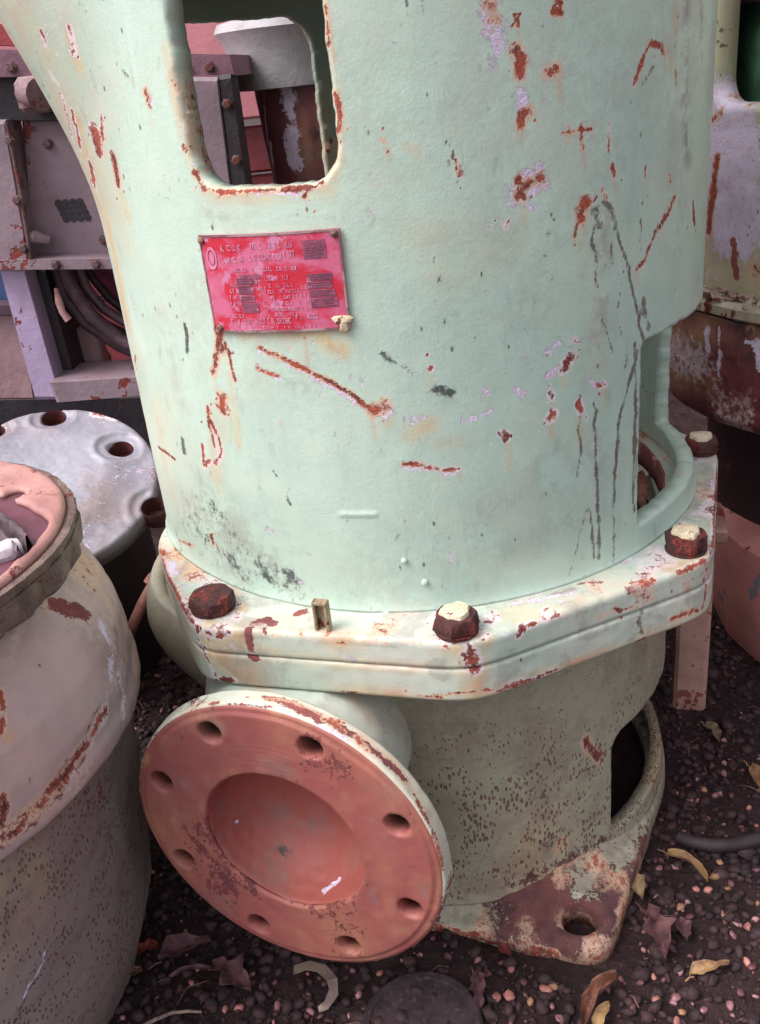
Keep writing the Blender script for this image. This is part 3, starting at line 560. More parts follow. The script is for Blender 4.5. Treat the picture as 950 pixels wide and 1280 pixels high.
wear(fl_disc, [(G_, 16, [(200, 930), (240, 915), (280, 905)], .9), (S_, 12, [(205, 935), (225, 915), (260, 900)], .6), (S_, 7, [(300, 905), (345, 915), (375, 925)], .6), ('bare', 9, [(300, 897), (350, 905), (400, 925), (450, 955), (490, 990)], 1.), (S_, 6, [(285, 950), (320, 945), (350, 955)], .6), (S_, 5, [(225, 990), (228, 1000), (235, 985), (250, 965)], .6), (G_, 26, [(470, 1000), (530, 1090)], .6), (R_, 5, [(520, 1030), (526, 1075)], .6), (R_, 3, [(440, 1015), (455, 1045)], .6), (R_, 6, [(290, 890), (330, 893), (370, 905)], .6), ('bare', 7, [(300, 893), (370, 905), (430, 935), (480, 975)], .9), (S_, 14, [(210, 920), (240, 905), (300, 905), (360, 912)], .6), (K_, 5, [(524, 1036), (530, 1050)], 1.2), (K_, 5, [(528, 1065), (532, 1072)], 1.), (S_, 12, [(180, 950), (190, 930), (215, 905)], .6), (S_, 9, [(460, 950), (500, 985), (520, 1010)], .6), (P_, 5, [(196, 935), (210, 925)], .5), (S_, 8, [(225, 985), (232, 995)], .5), (S_, 7, [(270, 948), (290, 946), (350, 955)], .35), (S_, 5, [(215, 1000), (240, 965), (290, 945), (340, 950)], .4)],
     {'dirt_shade': lambda P, px: .5*np.clip(vnoise(P, 30, 6)*3, 0, 1)+.0*P[:, 0], 'bare': lambda P, px: .38*np.clip(vnoise(P, 20, 8)*3, 0, 1), 'stain': lambda P, px: .16*np.clip(vnoise(P, 24, 88)*3, 0, 1)+.10*np.clip(vnoise(P, 90, 89)*3, 0, 1)})
# rim ring (back of the flange, still painted)
def ring_mesh(name, prof, mat, n=300, jit=0.0008, seed=50, flip=False):
    a = np.arange(n)*2*math.pi/n; r = np.array([p[0] for p in prof])[None]; tt = np.array([p[1] for p in prof])[None]; A = a[:, None]+0*r
    P = loc(A, r+0*A, tt+0*A); P = P+(vnoise(P, 45, seed)*jit*1.6+vnoise(P, 140, seed+1)*jit)[..., None]*(np.cos(A)[..., None]*SD+np.sin(A)[..., None]*UPV)
    m = P.shape[1]; idx = np.arange(n*m).reshape(n, m); A_, B_ = idx[:, :-1], np.roll(idx, -1, 0)[:, :-1]; C_, D_2 = np.roll(idx, -1, 0)[:, 1:], idx[:, 1:]
    Q_ = np.stack([A_, B_, C_, D_2], -1).reshape(-1, 4)
    return mesh(name, P.reshape(-1, 3), np.ascontiguousarray(Q_[:, ::-1]) if flip else Q_, mat, PUMP, True, FC-AX*.03)
def dn(prof, st=.002):
    out = []
    for (a, b) in zip(prof[:-1], prof[1:]):
        m = max(1, int(math.dist(a, b)/st))
        out += [(a[0]+(b[0]-a[0])*j/m, a[1]+(b[1]-a[1])*j/m) for j in range(m)]
    return out+[prof[-1]]
rim = ring_mesh('flange_rim', dn([(RF-.004, -.003), (RF+.0003, -.0032), (RF+.0012, -.005), (RF+.0014, -.019), (RF-.001, -.0225), (RF-.006, -.0235), (.086, -.0235)]), WHT, n=420, flip=True)
wear(rim, [(R_, 5, [(405, 895), (430, 912)], .9), ('bare', 5, [(330, 868), (345, 872)], .9), (S_, 8, [(230, 890), (260, 878)], .5), (R_, 4, [(548, 1050), (556, 1085)], .8), ('bare', 10, [(352, 872), (380, 884), (400, 896)], .9), ('bare', 7, [(385, 885), (440, 915), (480, 945), (510, 975)], .8), ('bare', 5, [(520, 990), (545, 1040), (556, 1090)], .6), (S_, 9, [(450, 920), (500, 960), (540, 1020)], .8), (R_, 6, [(445, 920), (460, 935)], .9), (P_, 9, [(400, 905), (425, 925), (430, 930)], .9), ('bare', 4, [(245, 878), (290, 876), (340, 882)], .5), ('bare', 8, [(180, 940), (174, 1000), (195, 1060), (240, 1120), (340, 1180), (440, 1206), (510, 1195), (545, 1160)], .9), (R_, 3, [(300, 868), (360, 872), (430, 900)], .6)],
     {'stain': lambda P, px: .3*np.clip(vnoise(P, 30, 9)*3, 0, 1), 'bare': lambda P, px: .9*sm(.2, -.6, (P-FC)@UPV/RF)+.5*np.clip(vnoise(P, 38, 19)*3-.2, 0, 1)})
# bore: blind dished bowl
BORE = painted('bore_red_lead', rgb(154, 82, 72), rgb(142, 74, 66), rgb(160, 88, 76), rough=.6, lump=.4, flecks=False)
bore = ring_mesh('bore', dn([(RI+.0006, -.0030), (RI-.0004, -.0050), (RI-.0012, -.014), (RI-.004, -.026), (RI-.010, -.038), (RI-.020, -.049), (RI-.034, -.057), (.016, -.0615), (.0006, -.063)], .0025), BORE, jit=.0012, seed=60)
wear(bore, [(P_, 5, [(404, 1112), (414, 1104), (422, 1100)], 1.1), (K_, 9, [(348, 1058), (356, 1064)], .9), (P_, 2.5, [(297, 1028), (298, 1029)], 1.2), (G_, 20, [(280, 1010), (400, 1030)], .8)],  # dirt stroke paints the shadow across the top of the bowl
     {'dirt_shade': lambda P, px: .6*np.clip(vnoise(P, 26, 6)*3, 0, 1), 'fleck': lambda P, px: .5+0*P[:, 0]})
# neck: flares into the casing
def neck_mesh():
    ts = np.linspace(-.0225, -.215, 60); n = 200; a = np.arange(n)*2*math.pi/n; A, T = np.meshgrid(a, ts, indexing='ij')
    k = np.clip((-.0225-T)/.19, 0, 1)
    r = .0845+.008*np.exp(-(-.0225-T)/.006)+.012*k**1.6
    lf = sm(.1, -.8, np.cos(A)); r = r+lf*(.008+.034*k)*sm(-.9, .2, np.sin(A))
    # shoulders squared off under the plates
    P = loc(A, r, T)-(.050*k)[..., None]*SD; P[..., 2] = np.where(P[..., 2] > FB-.001, FB-.001+0*P[..., 2], P[..., 2])
    P = P+(vnoise(P, 25, 71)*.002+vnoise(P, 90, 72)*.0012)[..., None]*(np.cos(A)[..., None]*SD+np.sin(A)[..., None]*UPV)
    m = len(ts); idx = np.arange(n*m).reshape(n, m); A_, B_ = idx[:, :-1], np.roll(idx, -1, 0)[:, :-1]; C_, D_2 = np.roll(idx, -1, 0)[:, 1:], idx[:, 1:]
    return mesh('outlet_neck', P.reshape(-1, 3), np.stack([A_, B_, C_, D_2], -1).reshape(-1, 4)[:, ::-1].copy(), MINT_FL, PUMP, True, FC-AX*.1)
neck = neck_mesh()
wear(neck, [(G_, 20, [(480, 900), (492, 940)], .6), (R_, 4, [(470, 925), (480, 935)], .7), (S_, 12, [(310, 850), (330, 862)], .4), (S_, 12, [(440, 870), (470, 900)], .4)], {'dirt_shade': lambda P, px: .4*np.clip(vnoise(P, 30, 6)*3, 0, 1)})
# ---- bolts
def hexprof(r, n=6): return [(r*math.cos(2*math.pi*k/n), r*math.sin(2*math.pi*k/n)) for k in range(n)]
def bolt(th, r, size, h, spin, wornk=.0, cap=1.):
    c = np.array([r*math.sin(th), -r*math.cos(th), .0006]); n = 48; V = []; F = []
    prof = [(.93, -.0005), (.95, .0010), (.94, .0020), (.97, .0024), (1.02, .004), (1.0, h*.55), (.97, h*.86), (.86, h), (.4, h*1.02), (0.001, h*1.02)]
    for (f, z) in prof:
        for k in range(n):
            a = spin+2*math.pi*k/n; q = (a-spin) % (math.pi/3)-math.pi/6; hexr = math.cos(math.pi/6)/math.cos(q); mixk = 1 if f <= 1.03 and z > .0023 else 0
            if z >= h*.99: mixk = .35
            rr = size*f*((hexr*(1-wornk)+wornk*.95)*mixk+(1-mixk)); V.append(c+[rr*math.cos(a), rr*math.sin(a), z])
    V = np.array(V); nn = vnoise(V, 160, int(abs(th*100)))*(.0028+.003*wornk)+vnoise(V, 420, 77)*.0014; V = V+(nn*(V[:, 2] > .002))[:, None]*np.array([1, -1, .6])
    for i in range(len(prof)-1):
        for k in range(n): k2 = (k+1) % n; F.append((i*n+k, i*n+k2, (i+1)*n+k2, (i+1)*n+k))
    o = mesh('bolt', V, F, BOLT, PUMP, True, c)
    o.data.set_sharp_from_angle(angle=math.radians(40))
    if h > .01 and cap > .7:
        m = MB(); rs = size*.62*cap
        m.lathe([(rs, h*.9), (rs*1.02, h*1.02+.001), (rs*.93, h*1.02+.0034), (rs*.5, h*1.02+.0046), (.0005, h*1.02+.0048)], c, n=28, jit=lambda q, z: 1+.10*math.sin(3*q+th*9)+.06*math.sin(7*q))
        cp = m.build('paint_cap', CREAM, o)
    return o
bolt(-39*D2R, .302, .0205, .0135, .3, .75, .62); bolt(2.9*D2R, .300, .0185, .0155, .2); bolt(47.9*D2R, .298, .0188, .0155, .45, .2); bolt(92*D2R, .296, .0185, .015, .1, .3)
for t_ in (137, 182, 232): bolt(t_*D2R, .298, .0185, .0155, t_)
# small rusty slotted stub standing on the flange
c0 = np.array([.2975*math.sin(-17.9*D2R), -.2975*math.cos(-17.9*D2R), 0]); ta = -17.9*D2R; RZ = np.array([[math.cos(ta), -math.sin(ta), 0], [math.sin(ta), math.cos(ta), 0], [0, 0, 1]])
STUB = worn('stub_rust_and_paint', rgb(160, 150, 118), rgb(130, 92, 66), rust=.75, scale=3)
m = MB(); m.box(c0+RZ@[-.0052, 0, .0135], (.0022, .007, .027), RZ, .0008); m.box(c0+RZ@[.0050, 0, .0130], (.0030, .007, .026), RZ, .0008); m.box(c0+RZ@[0, .003, .0125], (.0085, .002, .024), RZ, .0006); m.box(c0+RZ@[0, 0, .0255], (.0125, .008, .003), RZ, .001)
m.build('slotted_stub', STUB, PUMP)
# small blisters of weld at the foot of the casing
m = MB()
for (x, y, s_) in ((483, 767, .0052), (490, 768, .0042), (512, 768, .006), (521, 767, .005), (531, 728, .0025), (505, 701, .0022)):
    D = ray(x, y); aa = D[0]**2+D[1]**2; bb = 2*(CAM[0]*D[0]+CAM[1]*D[1]); cc = CAM[0]**2+CAM[1]**2-.2665**2
    t_ = (-bb-math.sqrt(bb*bb-4*aa*cc))/(2*aa); p = CAM+D*t_
    m.lathe([(.001, -s_*.3), (s_*1.2, -s_*.1), (s_, s_*.25), (s_*.5, s_*.5), (.0003, s_*.56)], p, (p[0], p[1], .12), n=14)
wb = m.build('weld_blister', MINT_FL, PUMP); wb['kind'] = 'stuff'
# hanging bracket below the right rear corner of the flange
BRK = worn('bracket_rust_paint', rgb(170, 134, 120), rgb(130, 92, 84), rust=.5, peel=.4, peelc=rgb(120, 64, 62))
pb = ony(864, 812, -.03); zb_ = ony(864, 880, -.03)[2]; m = MB(); m.box((pb[0], pb[1], (zb_-.06)/2), (.036, .03, -.06-zb_), np.array(Matrix.Rotation(math.radians(-12), 3, 'Z')), .004); m.box((pb[0]+.004, pb[1], -.058-.006), (.046, .07, .016), np.array(Matrix.Rotation(math.radians(-12), 3, 'Z')), .003); m.build('bracket', BRK, PUMP)
# unseen top plate added to shade the inside; shaft as seen through the openings
m = MB(); m.lathe([(.30, .556), (.30, .59), (.05, .592), (.05, .556)], n=96); m.build('unseen_top_plate', MINT_FL, PUMP)
wear(PUMP.children[-1], [])
m = MB(); m.lathe([(.035, -.05), (.035, .06), (.05, .06), (.055, .10), (.05, .14), (.03, .14), (.03, .16)], n=40); m.build('gland_housing', DARKIN, PUMP); m = MB(); m.lathe([(.236, -.057), (.236, -.047), (.05, -.046), (.05, -.051)], n=64); m.build('inner_ring', worn('inner_ring_rust_shade', rgb(52, 30, 28), rgb(34, 22, 22), rust=.5, scale=2), PUMP)  # ring's rust darkened to paint in the shade of the interior
LEAFO = worn('dry_leaf_orange', rgb(196, 134, 70), rgb(150, 84, 48), rust=.1, scale=5, streak=.1, bumpd=.0006, rough=.7)
# ================================================================== NAMEPLATE
NP_R = RB+.0030
def np_pt(s, t, off=0.):
    """s,t in 0..1 over the plate (left->right, top->bottom)"""
    th = (-34.0*(1-s)-9.4*s)*D2R; zt = .3068*(1-s)+.3083*s; zb = .2352*(1-s)+.2385*s; z = zt*(1-t)+zb*t
    th += .0015*math.sin(9*t+3*s)*(1 if s in (0, 1) else 0)
    return (NP_R+off)*math.sin(th), -(NP_R+off)*math.cos(th), z
def plate_patch(mb, s0, t0, s1, t1, off, th=.0003, n=None):
    n = n or max(1, int((s1-s0)*24)); V = []; F = []
    for i in range(n+1):
        s = s0+(s1-s0)*i/n; V += [np_pt(s, t0, off), np_pt(s, t1, off), np_pt(s, t1, off-th), np_pt(s, t0, off-th)]
    for i in range(n):
        a, b = 4*i, 4*i+4; F += [(a, a+1, b+1, b), (a+1, a+2, b+2, b+1), (a+3, a, b, b+3), (a+2, a+3, b+3, b+2)]
    F += [(0, 3, 2, 1), (4*n, 4*n+1, 4*n+2, 4*n+3)]; mb.add(V, F)
def tone(name, c1, c2, sc=30., rough=.4, thr=(.42, .6), metal=0., aux=None):
    t = NT(name); nz = t.noise(sc, 5, .65, t.vec((1, 1, 1.3), True), .4); col = t.mix(t.step(nz, *thr), c1, c2)
    if aux: col = t.mix(t.step(t.noise(sc*3.1, 4), .58, .64), col, aux)
    return t.done(col, t.math('ADD', rough-.1, t.math('MULTIPLY', nz, .3)), t.bump(t.noise(sc*4, 4), .0005), metal)
PL_R = tone('nameplate_red', rgb(186, 38, 58), rgb(192, 98, 128), 26, .38, (.42, .58), 0., rgb(190, 120, 150))
PL_T = tone('nameplate_faded_print', rgb(212, 150, 176), rgb(196, 110, 140), 60, .4)
PL_G = tone('nameplate_scratched_box', rgb(146, 78, 100), rgb(118, 60, 84), 90, .4)
PL_E = tone('nameplate_edge_metal', rgb(158, 132, 132), rgb(120, 80, 84), 60, .45)
NPL = None
m = MB(); plate_patch(m, 0, 0, 1, 1, 0., .0016, 30); plate = m.build('nameplate', PL_R, PUMP, smooth=False)
m = MB(); 
for a_ in ((0, 0, 1, .022), (0, .975, 1, 1), (0, .02, .011, .98), (.985, .02, 1, .98)): plate_patch(m, *a_, .0005, .0007, 24)
m.build('plate_border', PL_E, plate, smooth=False)
m = MB()                        # illegible faded print: broken strokes in rows
rr = random.Random(3)
def text_row(s0, s1, t0, h, dense=.8, slant=.0):
    s = s0
    while s < s1:
        w_ = rr.uniform(.007, .015)
        if rr.random() < dense:
            k = rr.randint(0, 3); g = h*.16
            t_ = t0+slant*(s-s0)
            if k == 0: plate_patch(m, s, t_, s+w_*.3, t_+h, .00045, .0002, 1); plate_patch(m, s+w_*.3, t_+h-g, s+w_, t_+h, .00045, .0002, 1)
            elif k == 1: plate_patch(m, s, t_, s+w_, t_+g, .00045, .0002, 1); plate_patch(m, s+w_*.35, t_+g, s+w_*.65, t_+h, .00045, .0002, 1)
            elif k == 2: plate_patch(m, s, t_, s+w_*.28, t_+h, .00045, .0002, 1); plate_patch(m, s+w_*.7, t_, s+w_, t_+h, .00045, .0002, 1); plate_patch(m, s+w_*.28, t_+h*.42, s+w_*.7, t_+h*.42+g, .00045, .0002, 1)
            else: plate_patch(m, s, t_, s+w_, t_+g, .00045, .0002, 1); plate_patch(m, s, t_+h-g, s+w_, t_+h, .00045, .0002, 1); plate_patch(m, s, t_+g, s+w_*.3, t_+h-g, .00045, .0002, 1)
        s += w_*1.35
text_row(.17, .34, .10, .06); text_row(.37, .70, .09, .06); text_row(.17, .33, .22, .055); text_row(.38, .60, .20, .06); text_row(.62, .72, .18, .06)
text_row(.22, .70, .33, .04, .7); text_row(.46, .66, .42, .045, .7)
for q in range(6): text_row(.48, .70, .50+q*.06, .035, .6); text_row(.18, .27, .48+q*.065, .04, .5); text_row(.36, .46, .46+q*.07, .03, .5)
for q in range(5): text_row(.70, .78, .46+q*.07, .035, .4)
text_row(.14, .33, .86, .05); text_row(.36, .62, .85, .06); text_row(.62, .80, .82, .05, .5); text_row(.2, .8, .935, .025, .5)
tag(m.build('plate_print', PL_T, plate, smooth=False), kind='stuff')
m = MB()
for a_ in ((.755, .09, .90, .27), (.255, .43, .41, .50), (.255, .51, .375, .60), (.265, .615, .375, .68), (.27, .69, .395, .79), (.76, .42, .92, .49), (.755, .50, .915, .57), (.76, .585, .93, .66), (.765, .67, .94, .76), (.285, .40, .44, .44)):
    plate_patch(m, *a_, .0004, .0003)
tag(m.build('plate_box', PL_G, plate, smooth=False), kind='stuff')
m = MB()
for (a0_, b0_, a1_, b1_) in ((.255, .43, .41, .50), (.255, .51, .375, .60), (.265, .615, .375, .68), (.27, .69, .395, .79), (.76, .42, .92, .49), (.755, .50, .915, .57), (.76, .585, .93, .66), (.765, .67, .94, .76), (.76, .11, .895, .25)):
    for q_ in range(int((b1_-b0_)/.022)):
        t_ = b0_+.008+q_*.022; plate_patch(m, a0_+.006, t_, a1_-rr.uniform(.006, .04), t_+.008, .0006, .0003, 2)
tag(m.build('plate_ruling', tone('nameplate_ruling', rgb(96, 52, 66), rgb(126, 70, 88), 80, .5), plate, smooth=False), kind='stuff')
m = MB()                        # round emblem
for k in range(18):
    a1, a2 = 2*math.pi*k/18, 2*math.pi*(k+1)/18
    V = [np_pt(.085+q*.042*math.cos(a), .23+q*.115*math.sin(a), .00045) for q, a in ((1, a1), (1, a2), (.72, a2), (.72, a1))]; m.add(V, [(0, 3, 2, 1)])
V = [np_pt(.085+.55*.042*math.cos(2*math.pi*k/14), .23+.55*.115*math.sin(2*math.pi*k/14), .00045) for k in range(14)]; m.add(V, [tuple(range(14))[::-1]])
m.build('plate_emblem', PL_T, plate, smooth=False)
for s_, t_ in ((.02, .05), (.965, .045), (.055, .955)):
    p = np.array(np_pt(s_, t_, .0006)); m = MB(); m.lathe([(.0028, 0), (.0027, .0008), (.0018, .0017), (.0003, .002)], p, (p[0], p[1], 0), n=16); m.build('rivet', BRASS, plate)
p = np.array(np_pt(.955, .93, .0005)); m = MB(); m.lathe([(.0062, -.0005), (.0056, .0008), (.003, .0016), (.0003, .0018)], p, (p[0], p[1], 0), n=18, jit=lambda q, z: 1+.3*math.sin(3*q)+.15*math.sin(5*q)); m.build('paint_blob', CREAM, plate)
# ================================================================== GROUND
SOIL = NT('dark_damp_soil'); _t = SOIL
_n1 = _t.noise(26, 6, .7); _n2 = _t.noise(120, 6, .7); _v = _t.voro(150); _v2 = _t.voro(60)
_c = _t.mix(_t.step(_n1, .35, .65), rgb(42, 27, 28), rgb(62, 42, 42)); _c = _t.mix(_t.step(_n2, .56, .7), _c, rgb(98, 64, 62)); _c = _t.mix(_t.step(_v, .3, .12, 0, .5), _c, rgb(24, 18, 20))
SOILM = _t.done(_c, _t.math('ADD', .55, _t.math('MULTIPLY', _n2, .3)), _t.bump(_t.math('ADD', _n2, _t.math('MULTIPLY', _v2, -.8)), .008, 1., _t.bump(_n1, .012)), 0, .35)
def gh(x, y):
    P = np.stack([np.asarray(x, float), np.asarray(y, float), 0*np.asarray(x, float)], -1)
    h = .012*vnoise(P, 6, 81)+.007*vnoise(P, 22, 82)+.004*vnoise(P, 70, 83)
    rr_ = np.hypot(P[..., 0], P[..., 1]); h = np.where(rr_ < .40, np.minimum(h, .004), h)
    return GZ+h
gx = np.concatenate([[-60, -20, -6, -2.5], np.arange(-1.3, 1.3, .009), [2.5, 6, 20, 60]]); gy = np.concatenate([[-60, -20, -6, -2], np.arange(-.75, .75, .009), np.arange(.75, 2.5, .05), [4, 8, 20, 60]])
GX, GY = np.meshgrid(gx, gy, indexing='ij'); P_g = np.stack([GX, GY, gh(GX, GY)], -1); idx = np.arange(GX.size).reshape(GX.shape)
Q = np.stack([idx[:-1, :-1], idx[1:, :-1], idx[1:, 1:], idx[:-1, 1:]], -1).reshape(-1, 4)
tag(mesh('ground', P_g.reshape(-1, 3), Q, SOILM, None, True, np.array([0, 0, GZ])), kind='structure')
# crumbs, grit and pebbles
def blob_V(seed, n=2):
    import bmesh
    bm = bmesh.new(); bmesh.ops.create_icosphere(bm, subdivisions=n, radius=1); V = np.array([v.co[:] for v in bm.verts]); F = [tuple(v.index for v in f.verts) for f in bm.faces]; bm.free()
    V = V*(1+.8*vnoise(V+seed*3.1, 1.3, seed)+.4*vnoise(V, 3.5, seed))[:, None]; return V, F
B1 = [blob_V(s, 1) for s in range(6)]; B2 = [blob_V(s+20, 2) for s in range(8)]
def rotm(a, b, c):
    return np.array(Matrix.Rotation(a, 3, 'X') @ Matrix.Rotation(b, 3, 'Y') @ Matrix.Rotation(c, 3, 'Z'))
def blocked(x, y, mrg=0.):
    if math.hypot(x, y) < .262+mrg: return True
    for l in LUGS:
        if math.hypot(x-.31*math.sin(l), y+.31*math.cos(l)) < .05: return True
    return math.hypot(x+.53, y+.28) < .205
def scatter(name, mat, count, smin, smax, flat, region, seed, sink=.3):
    R = random.Random(seed); Vs, Fs, nn = [], [], 0
    k = 0
    while k < count:
        x, y = R.uniform(*region[0]), R.uniform(*region[1])
        if blocked(x, y): continue
        s_ = smin+(smax-smin)*R.random()**2.2; V, F = B1[R.randrange(6)]
        W = (V*np.array([s_, s_*R.uniform(.55, .95), s_*flat]))@rotm(R.uniform(-.6, .6), R.uniform(-.6, .6), R.uniform(0, 6.3)).T+np.array([x, y, float(gh(x, y))+s_*flat*(1-sink*2)])
        Vs.append(W); Fs.append(np.array(F)+nn); nn += len(V); k += 1
    return tag(mesh(name, np.concatenate(Vs), np.concatenate(Fs), mat, None, False), kind='stuff')
CL1 = tone('soil_crumb_dark', rgb(62, 40, 42), rgb(38, 25, 27), 40, .75); CL2 = tone('grit_mauve', rgb(116, 76, 76), rgb(78, 50, 52), 60, .7)
REG = ((-.50, .62), (-.55, .75))
tag(scatter('soil_crumbs', CL1, 12000, .002, .0085, .7, REG, 1), 'dark soil crumbs and husks covering the ground around the pump', 'soil crumbs')
tag(scatter('clods', CL1, 260, .006, .017, .5, REG, 41, .35), 'larger dark clods of soil half sunk in the ground', 'clods')
tag(scatter('grit', CL2, 1500, .0012, .0045, .6, REG, 2, .2), 'fine mauve grit strewn over the dark soil', 'grit')
GRT = []
PEB = [tone('pebble_salmon', rgb(176, 118, 108), rgb(144, 92, 84), 60, .45), tone('pebble_pink', rgb(160, 116, 118), rgb(124, 84, 88), 60, .45), tone('pebble_maroon', rgb(96, 58, 64), rgb(72, 42, 48), 60, .5), tone('pebble_tan', rgb(160, 120, 88), rgb(130, 94, 72), 50, .5)]
PBM = []
for i in range(8):
    V, F = B2[i]; me = bpy.data.meshes.new('pebble'); V = V*np.array([1, .7, .55]); me.from_pydata([tuple(v) for v in V], [], F); me.shade_smooth(); PBM.append(me)
pebble_px = [(863, 1000, 6, 1), (900, 990, 6, 1), (893, 1094, 7, 3), (855, 1038, 4, 0), (870, 1110, 6, 0), (885, 1112, 6, 0), (820, 1115, 7, 1), (828, 1127, 8, 1), (857, 1167, 7, 0), (901, 1140, 6, 0), (916, 1170, 6, 1), (935, 1160, 7, 0), (820, 1250, 9, 0), (845, 1245, 8, 1), (910, 1110, 5, 3), (300, 1262, 7, 0), (281, 1262, 6, 0), (347, 1258, 8, 1), (388, 1265, 6, 1), (620, 1252, 9, 0), (636, 1250, 10, 0), (683, 1240, 9, 0), (692, 1236, 8, 3), (700, 1275, 8, 1), (845, 1275, 8, 0), (690, 1262, 6, 1), (870, 935, 5, 2), (905, 965, 6, 1), (913, 948, 4, 1), (885, 1020, 5, 0), (880, 965, 5, 2), (905, 925, 5, 1), (930, 935, 5, 2), (808, 1150, 6, 2), (840, 1186, 8, 2), (940, 1210, 7, 2), (925, 1240, 8, 2), (560, 1200, 6, 2), (590, 1196, 6, 2), (598, 1205, 6, 1), (525, 1198, 5, 1), (240, 1230, 6, 0), (330, 1225, 5, 2), (205, 1150, 6, 2), (400, 1225, 4, 2), (655, 1230, 7, 2), (760, 1240, 6, 2), (790, 1262, 8, 2), (880, 1262, 7, 1), (936, 1010, 5, 0), (945, 1085, 6, 2), (915, 1052, 4, 1), (842, 975, 5, 2), (835, 1010, 5, 2), (850, 925, 4, 2)]
R5 = random.Random(5)
for i in range(70):
    pebble_px.append((R5.uniform(800, 950) if i % 3 else R5.uniform(190, 950), R5.uniform(930, 1280) if i % 3 else R5.uniform(1190, 1280), R5.uniform(3.5, 7), R5.choice((0, 1, 1, 2, 2, 2, 3))))
for i, (x, y, s_, c_) in enumerate(pebble_px):
    p = onz(x, y, GZ)
    if blocked(p[0], p[1], .01): continue
    d_ = (p-CAM)@CF; r_ = s_*d_/FPX*.95
    o = bpy.data.objects.new('pebble', PBM[i % 8]); COL.objects.link(o); o.location = (p[0], p[1], float(gh(p[0], p[1]))+r_*.25); o.scale = (r_, r_, r_); o.rotation_euler = (R5.uniform(-.4, .4), R5.uniform(-.4, .4), R5.uniform(0, 6.3))
    if not o.data.materials: o.data.materials.append(PEB[0])
    o.material_slots[0].link = 'OBJECT'; o.material_slots[0].material = PEB[c_]
    cn = ('salmon', 'dusty pink', 'dark maroon', 'tan')[c_]; wh = 'right of the pump foot' if x > 780 else ('below the pump foot' if x > 560 else 'below the outlet flange')
    tag(o, 'small '+cn+' pebble lying loose on the dark soil '+wh, 'pebble', cn+' pebbles on the soil '+wh)
for (i_, c_, n_p, kk) in ((0, 1, 420, 31), (1, 0, 260, 32), (2, 2, 500, 33)):
    tag(scatter(('pink_grit', 'salmon_grit', 'maroon_grit')[i_], PEB[c_], n_p, .0016, .0050, .65, REG, kk, .15), ('fine pink grit scattered over the dark soil', 'fine salmon grit scattered over the dark soil', 'fine maroon seeds and grit scattered over the soil')[i_], 'grit')
# dry stalks and fibres
R9 = random.Random(19); m = MB()
for i in range(260):
    x, y = R9.uniform(*REG[0]), R9.uniform(*REG[1])
    if blocked(x, y): continue
    a_ = R9.uniform(0, 6.28); L_ = R9.uniform(.012, .045); z_ = float(gh(x, y))+R9.uniform(.004, .009); b_ = R9.uniform(-.4, .4)
    m.tube([(x, y, z_), (x+L_*.5*math.cos(a_), y+L_*.5*math.sin(a_), z_+R9.uniform(0, .005)), (x+L_*math.cos(a_+b_), y+L_*math.sin(a_+b_), z_-.003)], [.0006, .0008, .0004], 4)
tag(m.build('stalks', tone('stalk_brown', rgb(112, 82, 72), rgb(70, 48, 46), 60, .8)), 'thin dry stalks littering the dark soil', 'stalks', kind='stuff')
# fallen leaves
LF = {'yellow': tone('leaf_yellow', rgb(160, 130, 88), rgb(122, 88, 64), 40, .55), 'brown': tone('leaf_brown', rgb(146, 100, 78), rgb(104, 66, 54), 90, .7), 'mauve': tone('leaf_mauve', rgb(108, 72, 74), rgb(76, 48, 52), 60, .7), 'red': tone('leaf_red', rgb(130, 56, 48), rgb(100, 42, 40), 30, .55), 'olive': tone('leaf_olive', rgb(150, 130, 96), rgb(110, 90, 74), 40, .6)}
def leaf(p0, p1, wpx, kind, label, curl=.4, lift=.006, ragg=.2, seed=0, z0=None):
    a = onz(*p0, (GZ if z0 is None else z0)+lift); b = onz(*p1, (GZ if z0 is None else z0)+lift)
    if z0 is None: a[2] = float(gh(a[0], a[1]))+lift; b[2] = float(gh(b[0], b[1]))+lift
    ax = b-a; L = np.linalg.norm(ax); ax /= L; side = np.cross([0, 0, 1.], ax); side /= np.linalg.norm(side); up = np.cross(ax, side)
    W = wpx*((a-CAM)@CF)/FPX; n, m_ = 40, 13; R = random.Random(seed); V = []; F = []
    ph = R.uniform(0, 6)
    for i in range(n+1):
        t = i/n; w_ = W/2*(math.sin(math.pi*min(1, max(.02, t))**.8))**.7*(1+ragg*math.sin(9*t+ph)*.6+ragg*math.sin(17*t+2*ph)*.6+ragg*.5*float(vnoise(np.array([t*14, seed*1.3, 0.]), 1, seed)))+W*.03
        bend = side*L*.10*math.sin(math.pi*t+ph*.3)
        for j in range(m_):
            q = (j/(m_-1)*2-1); z = curl*W*.5*(q*q)+.12*W*math.sin(7*t+ph)*q+.10*L*math.sin(math.pi*t)-.10*W*(1-abs(q))**2+.012*W*math.cos(40*t-6*abs(q))*abs(q)
            V.append(a+ax*L*t+bend+side*w_*q*(1-.25*curl*q*q)+up*z)
    for i in range(n):
        for j in range(m_-1): k = i*m_+j; F.append((k, k+1, k+m_+1, k+m_))
    N = len(V); V2 = [v-up*.0005 for v in V]; F += [tuple(x+N for x in f[::-1]) for f in F]
    e = [(i*m_, (i+1)*m_) for i in range(n)]+[((i+1)*m_+m_-1, i*m_+m_-1) for i in range(n)]
    F += [(p, q, q+N, p+N) for p, q in e]
    root = mesh('leaf', np.array(V+V2), F, LF[kind], None, True)
    st = MB(); st.tube([a-ax*L*.22+up*.001, a-ax*L*.08+side*L*.02+up*.002, a+ax*L*.03+up*.001], [.0007, .0009, .0007], 6); st.build('stem', LF[kind], root)
    return tag(root, label, 'leaf')
